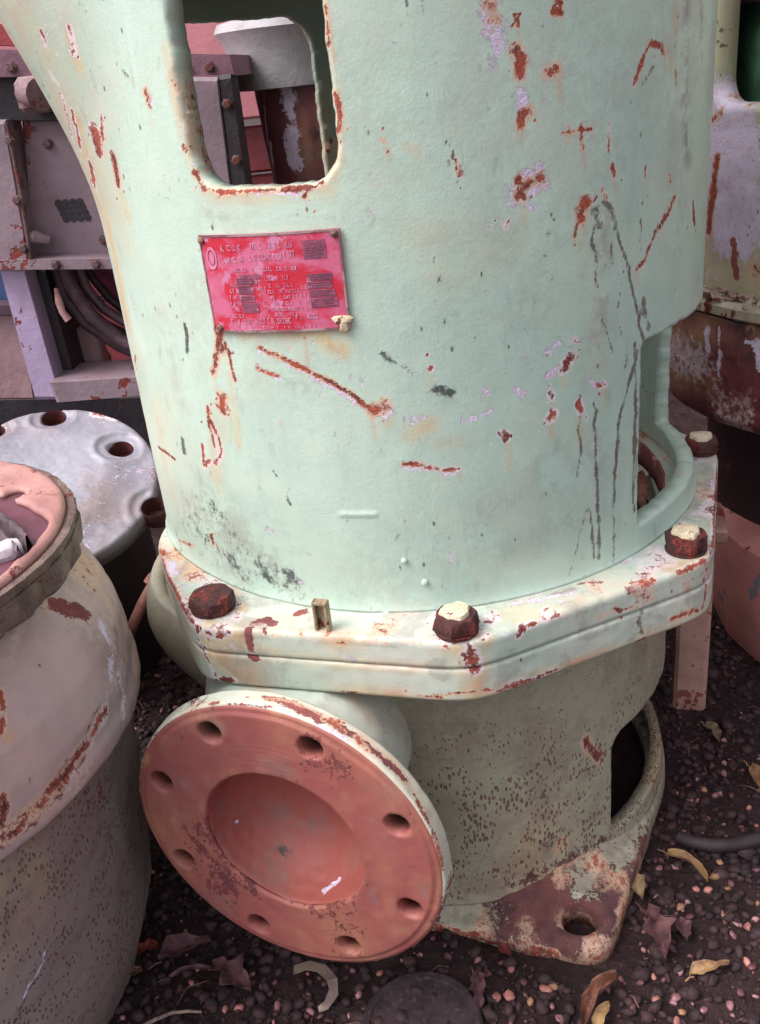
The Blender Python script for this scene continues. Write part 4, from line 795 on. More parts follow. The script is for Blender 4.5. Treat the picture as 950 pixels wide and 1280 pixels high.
leaf((833, 1065), (886, 1098), 15, 'yellow', 'long yellow leaf on the soil right of the foot bolt hole', .9, .008, .15, 1)
leaf((866, 1222), (908, 1200), 17, 'yellow', 'short yellow leaf with bent tip near the lower right corner', .5, .007, .3, 2)
leaf((733, 1282), (768, 1222), 26, 'brown', 'curled brown leaf standing just below the foot of the pump', 1.2, .012, .2, 3)
leaf((748, 1290), (760, 1256), 18, 'yellow', 'bright yellow leaf tip tucked beside the curled brown leaf', .5, .010, .1, 4)
leaf((934, 955), (956, 985), 20, 'yellow', 'orange yellow leaf cut by the right edge of the picture', .6, .008, .1, 5)
leaf((200, 1202), (262, 1170), 30, 'mauve', 'dusty mauve leaf on soil between grey pump and outlet flange', .5, .010, .3, 6)
leaf((172, 1190), (198, 1180), 20, 'red', 'small bright red leaf against the foot of the grey pump', .6, .008, .3, 7)
leaf((210, 1222), (268, 1208), 9, 'mauve', 'narrow mauve leaf lying under the dusty mauve leaf', .4, .006, .2, 8)
leaf((802, 1140), (838, 1200), 34, 'mauve', 'large crumpled mauve leaf right of the pump foot corner', .7, .008, .45, 9)
leaf((845, 1150), (862, 1176), 20, 'mauve', 'smaller mauve leaf touching the large crumpled one', .6, .008, .3, 10)
leaf((262, 1212), (318, 1236), 34, 'mauve', 'broad mauve leaf scrap below the outlet flange at left', .5, .006, .5, 11)
leaf((780, 1092), (806, 1120), 24, 'olive', 'olive brown leaf leaning on the right side of the foot', .6, .012, .2, 12)
leaf((608, 1180), (640, 1196), 16, 'red', 'dark red leaf scrap under the edge of the base plate', .5, .004, .4, 13)
leaf((880, 905), (900, 925), 16, 'olive', 'dim olive leaf in the shadow behind the pump at right', .6, .006, .3, 14)
leaf((592, 1222), (606, 1262), 20, 'mauve', 'mauve leaf beside the round rubber lid', .5, .006, .4, 15)
leaf((150, 1225), (176, 1208), 16, 'brown', 'small tan leaf at the foot of the grey pump', .5, .01, .3, 16)
# curled strip of bark, twig, hose, lid
BARK = tone('strip_olive', rgb(150, 132, 116), rgb(104, 84, 80), 40, .6)
m = MB(); pts = [onz(x, y, GZ+h) for x, y, h in ((367, 1212, .016), (385, 1206, .02), (402, 1210, .022), (415, 1224, .02), (417, 1240, .014), (408, 1256, .006), (398, 1262, .003))]
V = []; 
for i, p in enumerate(pts):
    t_ = pts[min(i+1, 6)]-pts[max(i-1, 0)]; sd = np.cross(t_, [0, 0, 1.]); sd /= np.linalg.norm(sd); w_ = .0065*(1-.75*(i/6)**2)
    V += [p+sd*w_+[0, 0, .002], p-sd*w_+[0, 0, -.002], p-sd*w_+[0, 0, -.003], p+sd*w_+[0, 0, .001]]
F = []
for i in range(6): a = 4*i; F += [(a, a+1, a+5, a+4), (a+1, a+2, a+6, a+5), (a+2, a+3, a+7, a+6), (a+3, a, a+4, a+7)]
m.add(V, F+[(0, 3, 2, 1), (24, 25, 26, 27)]); tag(m.build('bark_strip', BARK), 'curled olive strip hooked on the soil below the outlet flange', 'bark strip')
m = MB(); m.tube([onz(x, y, GZ+.006) for x, y in ((175, 1284), (195, 1274), (215, 1266), (235, 1264), (252, 1265))], [.002, .0018, .0017, .0015, .001], 8); tag(m.build('twig', BARK), 'thin pale twig at the bottom edge left of the outlet', 'twig')
HOSE = tone('hose_dark', rgb(54, 42, 44), rgb(36, 27, 30), 30, .6)
m = MB(); m.tube([onz(x, y, GZ+.010) for x, y in ((848, 1046), (865, 1053), (890, 1057), (915, 1056), (945, 1050), (990, 1040), (1040, 1030))], .0075, 12); tag(m.build('hose', HOSE), 'dark hose lying across the soil at the right edge', 'hose')
m = MB(); rs_ = [(.0003, .006), (.020, .006), (.043, .0065), (.046, .007), (.0475, .0095), (.0515, .0105), (.054, .009), (.055, .004), (.055, -.004)]
pc = onz(528, 1285, GZ+.006); m.lathe(rs_, (pc[0], pc[1], GZ+.002), n=64, jit=lambda q, z: 1+.008*math.sin(3*q)); RUB = tone('rubber_lid_dust', rgb(54, 40, 44), rgb(38, 27, 31), 60, .75, aux=rgb(74, 56, 60))
tag(m.build('lid', RUB), 'round dark rubber lid pressed in the soil at the bottom edge', 'lid')
# ================================================================== PINK-GREY PUMP, LEFT FOREGROUND
PKP = worn('faded_pink_grey_paint', rgb(180, 146, 140), rgb(150, 126, 124), rust=.12, streak=.22, peel=.18, peelc=rgb(120, 62, 58), grime=.25, scale=.9)
PKG = worn('grey_cement_coat', rgb(122, 110, 104), rgb(100, 88, 86), rust=.08, streak=.2, grime=.5, scale=1.1, bumpd=.003)
PKF = worn('pink_flange_face', rgb(186, 140, 132), rgb(160, 114, 108), rust=.3, streak=.1, peel=.2, peelc=rgb(150, 100, 92), scale=1.2)
GASK = worn('fibrous_gasket', rgb(138, 118, 104), rgb(98, 78, 72), rust=.45, scale=2.5, streak=.4, bumpd=.004)
GP = empty('grey_pump', (-.53, -.28, GZ), 'squat pink and grey domed pump with open flange at the left edge', 'pump')
gc = (-.53, -.28, 0)
def lump(seed, amt=.012, sc=9):
    def f(q, z): return 1+amt*2*float(vnoise(np.array([math.cos(q)*.25, math.sin(q)*.25, z]), sc, seed))+amt*float(vnoise(np.array([math.cos(q)*.25, math.sin(q)*.25, z]), sc*4, seed+1))
    return f
def dlathe(name, prof, c, mat, parent, n=520, st=.003, amt=.0015, seed=1):
    pr = dn(prof, st); a = np.arange(n)*2*math.pi/n; r = np.array([p[0] for p in pr])[None]; z = np.array([p[1] for p in pr])[None]; A = a[:, None]+0*r
    P = np.stack([r*np.cos(A), r*np.sin(A), z+0*A], -1); d = vnoise(P, 12, seed)*amt*2.2+vnoise(P, 40, seed+1)*amt+vnoise(P, 120, seed+2)*amt*.6
    rad = P/np.maximum(np.linalg.norm(P, axis=-1), .02)[..., None]; P = P+d[..., None]*rad+np.array(c)
    m_ = P.shape[1]; ix = np.arange(n*m_).reshape(n, m_); q = np.roll(ix, -1, 0)
    return mesh(name, P.reshape(-1, 3), np.stack([ix[:, :-1], q[:, :-1], q[:, 1:], ix[:, 1:]], -1).reshape(-1, 4), mat, parent, True, np.array([c[0], c[1], pr[0][1]]))
PKP2 = painted('pink_grey_dome_paint', rgb(190, 164, 160), rgb(164, 148, 150), rgb(196, 160, 152), rough=.5, lump=2., barec=(rgb(130, 66, 62), rgb(100, 52, 52)))
PKG2 = painted('grey_cement_coat', rgb(142, 130, 126), rgb(122, 110, 108), rgb(148, 126, 120), rough=.65, lump=2.2, flecks=True)
dome = dlathe('dome', [(.243, -.079), (.258, -.078), (.2625, -.073), (.2630, -.062), (.2600, -.052), (.2603, -.03), (.256, .0), (.247, .025), (.226, .055), (.19, .078), (.14, .09), (.1, .094), (.001, .096)], gc, PKP2, GP, seed=91)
wear(dome, [('bare', 13, [(72, 758), (98, 760), (110, 768)], 1.1), ('bare', 6, [(65, 752), (80, 750)], .9), (S_, 11, [(80, 695), (110, 700), (140, 722)], .9), (G_, 30, [(0, 790), (50, 740), (90, 690)], .9), (P_, 12, [(128, 775), (145, 810), (140, 840)], .7), (K_, 6, [(135, 760), (150, 790)], .5),  # dirt stroke along the skirt paints the flange's shadow on the dome
   ('bare', 14, [(128, 895), (104, 940), (80, 975), (50, 1010), (20, 1040), (0, 1052)], 1.0), (R_, 12, [(132, 890), (110, 930), (84, 968), (46, 1010), (12, 1048)], .9), (R_, 6, [(2, 868), (8, 900), (6, 915)], 1.), (R_, 9, [(6, 1000), (10, 1020), (6, 1045)], 1.), (S_, 10, [(0, 905), (12, 925)], .9), (D_, 2.4, [(40, 990), (38, 975), (44, 968)], .8), (D_, 2.4, [(128, 885), (150, 860)], .6), (R_, 4, [(150, 840), (158, 870), (156, 895)], .6)],
   {'dirt_shade': lambda P, px: .7*np.clip(vnoise(P, 11, 6)*3+.1, 0, 1), 'stain': lambda P, px: .5*np.clip(vnoise(P, 9, 16)*3-.2, 0, 1), 'rust': lambda P, px: .42*np.clip(vnoise(P, 30, 26)*3-.4, 0, 1)})
lowb = dlathe('lower_body', [(.2, -.379), (.206, -.36), (.2185, -.33), (.2275, -.30), (.2328, -.27), (.2365, -.24), (.240, -.20), (.243, -.16), (.246, -.12), (.248, -.0795)], gc, PKG2, GP, n=420, st=.0035, amt=.002, seed=95)
wear(lowb, [(K_, 3, [(62, 1190), (48, 1220), (36, 1240), (22, 1278)], 1.1), (P_, 3, [(60, 1190), (46, 1222), (34, 1244)], .9)], {'dirt_shade': lambda P, px: .8*np.clip(vnoise(P, 14, 6)*3+.2, 0, 1), 'fleck': lambda P, px: .75+0*P[:, 0], 'stain': lambda P, px: .35*np.clip(vnoise(P, 9, 36)*3, 0, 1), 'bare': lambda P, px: .3*np.clip(vnoise(P, 18, 46)*3, 0, 1)})
fcn = np.array([-.4608, -.3115, .12]); tl = np.array([.0, -.0, 1.]); tl /= np.linalg.norm(tl)
m = MB(); m.lathe([(.10, -.062), (.150, -.060), (.165, -.045), (.170, -.028)], fcn, tl, n=80, jit=lump(97, .01)); m.build('neck', PKP, GP)
m = MB(); m.lathe([(.165, -.036), (.188, -.035), (.191, -.031), (.1915, -.014)], fcn, tl, n=160, jit=lambda q, z: 1+.006*math.sin(31*q)+.008*random.uniform(-1, 1)); m.lathe([(.183, -.014), (.1905, -.0135), (.1915, -.006), (.189, -.0055), (.183, -.0062), (.183, -.014)], fcn, tl, n=160, jit=lambda q, z: 1+.004*random.uniform(-1, 1), cap=False); m.build('gasket', GASK, GP)
fus_ = np.arange(0, 360, 1.6)*D2R
ha = np.array([1., 0, 0]); ha = ha-tl*(ha@tl); ha /= np.linalg.norm(ha); hb = np.cross(tl, ha)
def dP(U, V, h): return fcn+(V*np.cos(U))[..., None]*ha+(V*np.sin(U))[..., None]*hb+h[..., None]*tl
gh_ = [(.150*math.cos(a), .150*math.sin(a)) for a in (.60, 1.5, 2.3, 3.1)]
BC = (0., 0.)
def g_sdf(U, V):
    s = np.full(U.shape, 9.)
    for hx, hy in gh_: s = np.minimum(s, np.hypot(V*np.cos(U)-hx, V*np.sin(U)-hy)-.0095)
    x, y = V*np.cos(U), V*np.sin(U); w_ = .012*vnoise(np.stack([x, y, 0*U], -1), 38, 9); s = np.minimum(s, np.maximum(np.hypot(x, y)-.1765, .69*x+.72*y-.137+w_))
    return s+.0022*vnoise(np.stack([x, y, 0*U], -1), 80, 2)
def g_out(U, V, d): 
    P = dP(U, V, 0*V); e1 = np.clip(1-(.184-V)/.006, 0, 1); return dP(U, V+0, -.003*(1-np.sqrt(1-e1**2))-d+.002*vnoise(P, 30, 5)+.0015*vnoise(P, 90, 6))
grid_solid('open_flange', fus_, np.linspace(.02, .1842, 70), g_out, lambda U, V: dP(U, V, 0*V-.006), g_sdf, PKF, GP, bev=.002, scale=lambda U, V: (V, 1.), base=fcn-tl*.01)
m = MB(); m.lathe([(.180, -.0058), (.179, -.012), (.175, -.014), (.001, -.0145)], fcn+ha*BC[0]+hb*BC[1], tl, n=80); m.build('bore', tone('bore_maroon', rgb(104, 62, 74), rgb(80, 44, 54), 14, .4), GP)
PLS = worn('crumpled_grey_sheet', rgb(110, 92, 96), rgb(70, 56, 60), rust=0, scale=3, bumpd=.003)
n_ = 26; V = []; F = []
for i in range(n_):
    for j in range(9):
        q = i/(n_-1); x_ = -.13+.25*q; y_ = -.035+.03*j/8+.02*math.sin(q*5); P0 = fcn+ha*(.030+.142*q)+hb*(.094-.095*q*q+1.0*(y_-.02*math.sin(q*5)))+tl*(-.004+.010*math.sin(j*1.3+q*7)+.010*float(vnoise(np.array([x_, y_, 0]), 60, 4)))
        V.append(P0)
for i in range(n_-1):
    for j in range(8): k = i*9+j; F.append((k, k+9, k+10, k+1))
N = len(V); V += [v-tl*.001 for v in V]; F += [tuple(x+N for x in f[::-1]) for f in F]
o = mesh('plastic_scrap', np.array(V), F, PLS, None); tag(o, 'crumpled grey plastic scrap in the open mouth of the left pump', 'plastic scrap')
# pale putty stick lying in the bore
m = MB(); pa = [onz(x, y, .118) for x, y in ((-14, 698), (4, 692), (14, 688), (25, 684))]; m.tube(pa, [.007, .0085, .009, .007], 10); tag(m.build('putty_roll', tone('putty_white', rgb(206, 198, 204), rgb(176, 166, 172), 60, .6)), 'short pale roll of putty in the mouth of the left pump', 'putty roll')
# ================================================================== GREY END SHIELD BEHIND
GSH = painted('blue_grey_enamel', rgb(158, 160, 170), rgb(134, 130, 140), rgb(160, 146, 150), lump=3.)
HB_ = worn('hole_rust', rgb(90, 44, 44), rgb(60, 30, 32), rust=.7, scale=4)
ec = ony(56, 606, .10); en = np.array([.10, -.40, .91]); en /= np.linalg.norm(en)
ES = empty('motor_end_shield', (ec[0], ec[1]+.1, GZ), 'blue grey flanged motor end shield tilted behind the left pump', 'motor')
rE = 139*((ec-CAM)@CF)/FPX
ha2 = np.array([1., 0, 0]); ha2 = ha2-en*(ha2@en); ha2 /= np.linalg.norm(ha2); hb2 = np.cross(en, ha2)
def eP(x, y, h): return ec+np.asarray(x)[..., None]*ha2+np.asarray(y)[..., None]*hb2+np.asarray(h)[..., None]*en
EH = []
for (x, y) in ((66, 521), (150, 561), (192, 632), (-10, 540)):
    D = ray(x, y); t_ = ((ec-CAM)@en)/(D@en); p = CAM+D*t_-ec; EH.append((p@ha2, p@hb2))
def e_sdf(U, V):
    s = np.full(U.shape, 9.)
    for hx, hy in EH: s = np.minimum(s, np.hypot(V*np.cos(U)-hx, V*np.sin(U)-hy)-.0145)
    return s
def e_out(U, V, d):
    x, y = V*np.cos(U), V*np.sin(U); P = eP(x, y, 0*V); e1 = np.clip(1-(rE-V)/.005, 0, 1)
    h = .010*sm(.12, .07, V)+.016*np.exp(-(((x+.10)/.05)**2+((y-.03)/.05)**2))
    for hx, hy in EH: hd = np.hypot(x-hx, y-hy); h = h+.002*np.exp(-((hd-.030)/.006)**2)-.0025*sm(.030, .024, hd)
    return eP(x, y, h*np.clip((rE-V)/.012, 0, 1)-.005*(1-np.sqrt(1-e1**2))-d+.003*vnoise(P, 16, 5)+.0015*vnoise(P, 60, 6)+.0008*vnoise(P, 160, 6))
rEu = np.arange(0, 360, .8)*D2R
shd = grid_solid('shield', rEu, np.linspace(.004, rE, 80), e_out, lambda U, V: eP(V*np.cos(U), V*np.sin(U), 0*V-.024), e_sdf, GSH, ES, bev=.004, scale=lambda U, V: (np.maximum(V, .01), 1.), base=ec-en*.03)
wear(shd, [(R_, 8, [(95, 497), (120, 508), (140, 520)], 1.), (G_, 50, [(130, 640), (190, 690)], .9), (K_, 30, [(170, 660), (195, 680)], .7), (G_, 30, [(60, 560), (120, 600)], .5), (P_, 10, [(85, 545), (95, 560)], .6), (S_, 14, [(60, 545), (70, 560)], .7), (R_, 5, [(20, 490), (60, 489)], .6), (G_, 16, [(0, 530), (20, 560)], .9), (K_, 4, [(40, 560), (50, 564)], .8), (R_, 8, [(130, 655), (145, 665)], .9), (P_, 12, [(100, 670), (130, 680)], .8)], {'dirt_shade': lambda P, px: .8*np.clip(vnoise(P, 13, 6)*3+.1, 0, 1), 'bare': lambda P, px: .33*np.clip(vnoise(P, 22, 8)*3, 0, 1), 'primer': lambda P, px: .35*np.clip(vnoise(P, 15, 18)*3, 0, 1)})
for hx, hy in EH:
    m = MB(); m.lathe([(.0155, -.0235), (.0158, -.004), (.0148, -.002), (.0142, -.006), (.012, -.0225), (.0005, -.023)], eP(hx, hy, 0.), en, n=28); m.build('bolt_hole_liner', HB_, ES)
m = MB(); m.lathe([(rE*.72, -.33), (rE*.76, -.30), (rE*.78, -.06), (rE*.74, -.022)], ec, en, n=64, jit=lump(120, .02)); m.build('motor_body', worn('motor_dark', rgb(60, 50, 56), rgb(40, 32, 36), rust=.3), ES)
m = MB(); m.tube([ony(213, 690, -.03), ony(195, 722, -.05), ony(178, 755, -.07), ony(160, 795, -.09)], [.0048, .0055, .006, .006], 12); m.tube([ony(187, 731, -.055), ony(194, 720, -.05)], [.0075, .0072], 12)
tag(m.build('rusty_rod', worn('rod_rust', rgb(150, 96, 84), rgb(116, 66, 60), rust=.5, scale=3)), 'thin rusty rod leaning on the left corner of the mint flange', 'rod')
# ================================================================== BACKGROUND LEFT: cabinet, post, hoses, wall
LIL = worn('lilac_grey_paint', rgb(146, 126, 134), rgb(120, 102, 110), rust=.18, streak=.12, peel=.1, peelc=rgb(120, 70, 70), grime=.2, scale=.6)
LIL2 = worn('pale_lilac_paint', rgb(184, 164, 196), rgb(164, 146, 178), rust=.03, streak=.15, grime=.2, scale=.6)
PUR = worn('dark_purple_steel', rgb(90, 66, 78), rgb(66, 46, 56), rust=.25, streak=.2, scale=.8)
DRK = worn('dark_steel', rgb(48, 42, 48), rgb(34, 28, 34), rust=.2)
def quadbox(name, cpx, Y, depth, mat, parent, bev=.004, pull=0.):
    """slab whose front face has the four given pixels as corners on the plane y=Y (tl,tr,br,bl)"""
    Fr = [ony(x, y, Y) for x, y in cpx]; Bk = [p+np.array([0, depth, 0]) for p in Fr]; V = []; c = sum(Fr)/4
    ring = []
    for k, off in ((0, 1), (bev, 0)): pass
    Fi = [p+(c-p)/np.linalg.norm(c-p)*bev*1.4 for p in Fr]; Fm = [p+np.array([0, bev, 0]) for p in Fr]
    V = Fi+Fm+Bk; F = [(0, 3, 2, 1)]
    for i in range(4): j = (i+1) % 4; F += [(i, j, j+4, i+4), (i+4, j+4, j+8, i+8)]
    F += [(8, 9, 10, 11)]
    return mesh(name, np.array(V), F, mat, parent, False)
CAB = empty('machine_cabinet', (-.50, .60, GZ), 'purple grey sheet metal machine cabinet with vent holes, behind at upper left', 'machine')
quadbox('rail', [(-140, 58), (292, 68), (298, 94), (-140, 98)], .43, .30, worn('rail_mauve', rgb(128, 92, 104), rgb(98, 70, 82), rust=.2, streak=.2, scale=.8), CAB)
PANL = [(22, 92), (236, 110), (262, 322), (40, 334)]
quadbox('front_panel', PANL, .47, .30, LIL, CAB)
quadbox('side_flange', [(-60, 150), (6, 150), (38, 334), (-45, 330)], .43, .06, LIL, CAB)
quadbox('shadow_slab', [(-60, 92), (250, 100), (250, 150), (-60, 152)], .455, .012, DRK, CAB)  # dark slab painting the shade under the rail
quadbox('bottom_lip', [(-45, 326), (200, 322), (200, 336), (-40, 338)], .425, .05, LIL, CAB)
m = MB(); m.tube([ony(34, 116, .42), ony(50, 118, .40)], [.018, .020], 16); m.box(ony(47, 118, .43), (.045, .05, .045), None, .008); m.build('latch_block', worn('latch_pale', rgb(150, 126, 126), rgb(110, 84, 88), rust=.3, scale=2), CAB)
m = MB()
for r_i in range(4):
    for c_i in range(4):
        p = ony(73+c_i*9+r_i*3.2, 254+r_i*6.6+(c_i*-.6), .4695); m.lathe([(.0052, -.002), (.0052, .0006), (.0004, .0007)], p, (0, -1, 0), n=12)
tag(m.build('vent_holes', DRK, CAB), kind='stuff')
m = MB(); p0 = ony(32, 298, .45); p1 = ony(62, 300, .45); m.tube([p0, (p0+p1)/2+[0, -.006, .004], p1], [.008, .010, .006], 10); m.build('handle_ridge', LIL, CAB)
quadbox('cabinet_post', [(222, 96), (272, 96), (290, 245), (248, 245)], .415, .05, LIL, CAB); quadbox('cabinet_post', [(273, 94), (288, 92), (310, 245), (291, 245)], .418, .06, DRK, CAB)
BH = worn('cabinet_bolt', rgb(110, 84, 84), rgb(70, 50, 52), rust=.7, scale=4)
for (x, y, Y) in ((14, 84, .428), (232, 84, .428), (262, 84, .428), (12, 175, .428), (22, 250, .428), (30, 310, .428), (120, 330, .422), (70, 331, .422), (60, 180, .468), (130, 300, .468), (284, 130, .416), (296, 200, .416)):
    m = MB(); m.lathe([(.0075, -.001), (.0075, .001), (.0055, .0015), (.0055, .005), (.0045, .006), (.0004, .0062)], ony(x, y, Y), (0, -1, 0), n=6); m.build('bolt', BH, CAB)
m = MB(); m.tube([ony(8, 152, .428), ony(24, 230, .428), ony(40, 332, .428)], .003, 8); m.build('weld_seam', BH, CAB)
FRM = empty('steel_frame', (-.52, .45, GZ), 'lilac and dark steel frame standing below the purple cabinet', 'frame')
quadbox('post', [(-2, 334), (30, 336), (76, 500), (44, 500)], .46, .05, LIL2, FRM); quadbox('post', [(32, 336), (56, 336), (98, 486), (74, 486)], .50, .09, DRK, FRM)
quadbox('beam', [(60, 478), (215, 468), (215, 492), (70, 504)], .44, .10, LIL, FRM)
quadbox('panel', [(74, 412), (120, 408), (134, 474), (84, 478)], .56, .03, worn('pink_grey_panel', rgb(160, 130, 132), rgb(136, 106, 110), rust=.1), FRM); quadbox('panel', [(-60, 392), (28, 392), (44, 500), (-60, 500)], .60, .03, bpy.data.materials['pink_grey_panel'], FRM)
quadbox('gap_shade_slab', [(-60, 500), (215, 496), (215, 560), (-60, 600)], .70, .10, DRK, FRM)  # near-black slab standing in for the shaded gap behind the end shield
quadbox('cross_bar', [(-60, 378), (24, 382), (26, 394), (-60, 394)], .585, .03, PUR, FRM)
BLU = tone('blue_tarp', rgb(58, 84, 128), rgb(44, 64, 104), 10, .5)
o = quadbox('blue_tarpaulin', [(-80, 330), (12, 330), (24, 386), (-80, 386)], .66, .03, BLU, None); tag(o, 'blue tarpaulin edge showing behind the lilac post', 'tarpaulin')
HM = [tone('cable_mauve', rgb(104, 78, 88), rgb(70, 50, 58), 30, .5), tone('cable_dark', rgb(60, 42, 50), rgb(40, 28, 34), 30, .5)]
for i, (pp, rad, lb) in enumerate([([(76, 325), (90, 360), (115, 395), (150, 425), (200, 440)], .011, 'uppermost mauve cable of the bundle hanging under the cabinet'), ([(66, 325), (82, 370), (108, 405), (148, 432), (200, 455)], .009, 'dark cable in the middle of the bundle under the cabinet'), ([(94, 325), (108, 360), (128, 385), (160, 405), (200, 415)], .008, 'inner mauve cable of the bundle nearest the mint pump'), ([(60, 325), (72, 350), (88, 385), (118, 408)], .006, 'thin dark cable on the left of the hanging bundle'), ([(84, 325), (100, 372), (126, 402), (158, 418), (200, 436)], .007, 'thin cable lying over the mauve cables under the cabinet'), ([(100, 325), (118, 350), (136, 372), (160, 392)], .007, 'short cable highest beside the magenta sheet')]):
    m = MB(); m.tube([ony(x, y, .50+.012*i) for x, y in pp], rad, 12); tag(m.build('cable', HM[i % 2]), lb, 'cable')
m = MB(); m.tube([ony(x, y, .47) for x, y in ((70, 360), (74, 378), (78, 390), (86, 400))], [.003, .006, .005, .006], 10); tag(m.build('cable_lug', tone('lug_pale', rgb(206, 160, 156), rgb(170, 120, 118), 40, .5)), 'small pale cable end hanging in front of the cables', 'cable end')
MGN = tone('magenta_sheet', rgb(128, 44, 74), rgb(92, 28, 52), 12, .5)
tag(quadbox('magenta_sheet', [(88, 326), (210, 322), (210, 418), (140, 378)], .62, .02, MGN, None), 'magenta red sheet behind the cables and the mint pump', 'sheet')
m = MB(); m.tube([ony(x, y, .64) for x, y in ((130, 436), (133, 446), (132, 458), (127, 464))], [.004, .009, .009, .003], 10); tag(m.build('yellow_husk', LF['yellow']), 'small yellow husk hanging in the dark beside the mint pump', 'husk')
# far wall: boards
WPK = worn('wall_pink_boards', rgb(196, 128, 132), rgb(176, 108, 116), rust=.08, streak=.2, scale=.5, grime=.15); WRD = worn('wall_dark_red_boards', rgb(124, 50, 54), rgb(98, 38, 44), rust=.12, streak=.25, scale=.6, grime=.3)
WALL = empty('boarded_wall', (0, 1.3, GZ), 'pink and dark red boarded wall far behind the pumps', 'wall')
for i, (za, zb, mt) in enumerate([(-.40, -.22, WRD), (-.22, -.04, WRD), (-.04, .13, WRD), (.13, .205, WRD), (.205, .31, WRD), (.318, .44, WPK), (.44, .56, WPK), (.56, .70, WPK), (.70, .86, WPK), (.86, 1.05, WPK)]):
    m = MB(); m.box((-.2, 1.3+(.012 if i % 2 else 0)+(.04 if i < 5 else 0), (za+zb)/2), (3.6, .05, (zb-za)-.006), None, .006); m.build('board', mt, WALL)
# scrap stacked at upper left in front of the wall
RDS = worn('red_scrap_paint', rgb(176, 76, 84), rgb(140, 52, 58), rust=.3, peel=.12, peelc=rgb(206, 160, 120), scale=1.2)
tag(quadbox('red_channel', [(-80, 26), (60, 32), (60, 60), (-80, 54)], .55, .10, RDS, None), 'red painted steel channel at the very top left corner', 'steel channel')
tag(quadbox('pink_plate', [(-80, -40), (30, -30), (30, 26), (-80, 22)], .58, .03, WPK, None), 'pink plate standing above the red channel at top left', 'steel plate')
# white cowl over maroon column, seen through the window
COW = empty('vent_column', (-.12, .62, GZ), 'maroon column under a pale grey cowl seen through the pump window', 'ventilation column')
q0 = ony(352, 78, .62); MAR = worn('maroon_gloss', rgb(112, 62, 68), rgb(90, 48, 54), rust=.1, streak=.35, peel=.12, peelc=rgb(176, 150, 152), scale=.7, rough=.35)
m = MB(); zc = q0[2]; rc_ = .088; cx_ = q0[0]+.030
MRP = painted('maroon_column_paint', rgb(124, 74, 80), rgb(102, 58, 64), rgb(134, 84, 80), rough=.35)
col_ = dlathe('column', [(.070, -.62), (.070, -.16), (.072, -.12), (.078, -.05), (.082, .012)], (cx_, .66, zc-.03), MRP, COW, n=260, st=.005, amt=.001, seed=131)
wear(col_, [(P_, 9, [(345, 95), (358, 108)], .8), (P_, 12, [(355, 115), (356, 130)], 1.1), (P_, 7, [(357, 135), (364, 150)], .9), (P_, 12, [(362, 165), (360, 180), (366, 205)], 1.1), (P_, 5, [(335, 180), (338, 205)], .9), (P_, 3, [(325, 110), (332, 180), (337, 235)], .8), (K_, 8, [(398, 165), (400, 172)], 1.2), (S_, 30, [(385, 170), (390, 190)], .4), (P_, 3, [(350, 90), (368, 150), (372, 200)], .5)], {'dirt_shade': lambda P, px: .4*np.clip(vnoise(P, 12, 6)*3+.1, 0, 1)})
m = MB(); m.lathe([(.090, -.034), (.094, -.033), (.098, .0), (.106, .03), (.118, .046), (.112, .058), (.06, .068), (.0005, .072)], (cx_-.012, .66, zc), n=64, jit=lump(140, .012)); m.build('cowl', worn('pale_grey_cowl', rgb(172, 170, 170), rgb(150, 148, 150), rust=.03, streak=.05, scale=.8), COW)
# ================================================================== RIGHT BACKGROUND MACHINE
CRP = painted('cream_peeling_paint', rgb(190, 186, 154), rgb(172, 164, 130), rgb(196, 190, 168), lump=1.3)
MRG = painted('maroon_wet_iron', rgb(128, 66, 68), rgb(92, 44, 50), rgb(156, 92, 90), rough=.32, lump=1.5)
PKD = worn('salmon_drum_paint', rgb(206, 142, 132), rgb(170, 116, 112), rust=.15, streak=.15, peel=.2, peelc=rgb(120, 124, 136), scale=.6)
RM = empty('cream_machine', (.64, .30, GZ), 'large cream and maroon machine with peeling paint behind the mint pump at right', 'machine')
ra = (.645, .30, 0)
def r_of(x, y, zc_=None):
    return None
WN = (-63*D2R, .512, 15.5*D2R, .185, .03)
def rm_sdf(U, V): du = np.angle(np.exp(1j*(U-WN[0])))*.29; return rbox(du, V-WN[1], WN[2]*.29, WN[3], WN[4])
def rP(U, r, z): return np.stack([ra[0]+r*np.sin(U), ra[1]-r*np.cos(U), z], -1)
cst = grid_solid('casting', np.concatenate([np.arange(-110, -10, .4), np.arange(-10, 250, 2.)])*D2R, np.arange(.118, .75, .004), lambda U, V, d: rP(U, .290-d+.006*vnoise(cyl(U, .3+0*V, V), 16, 3)+.002*vnoise(cyl(U, .3+0*V, V), 60, 3), V), lambda U, V: rP(U, .262+0*V, V), rm_sdf, CRP, RM, bev=.006, scale=lambda U, V: (.29, 1.), base=np.array([ra[0], ra[1], .118]))
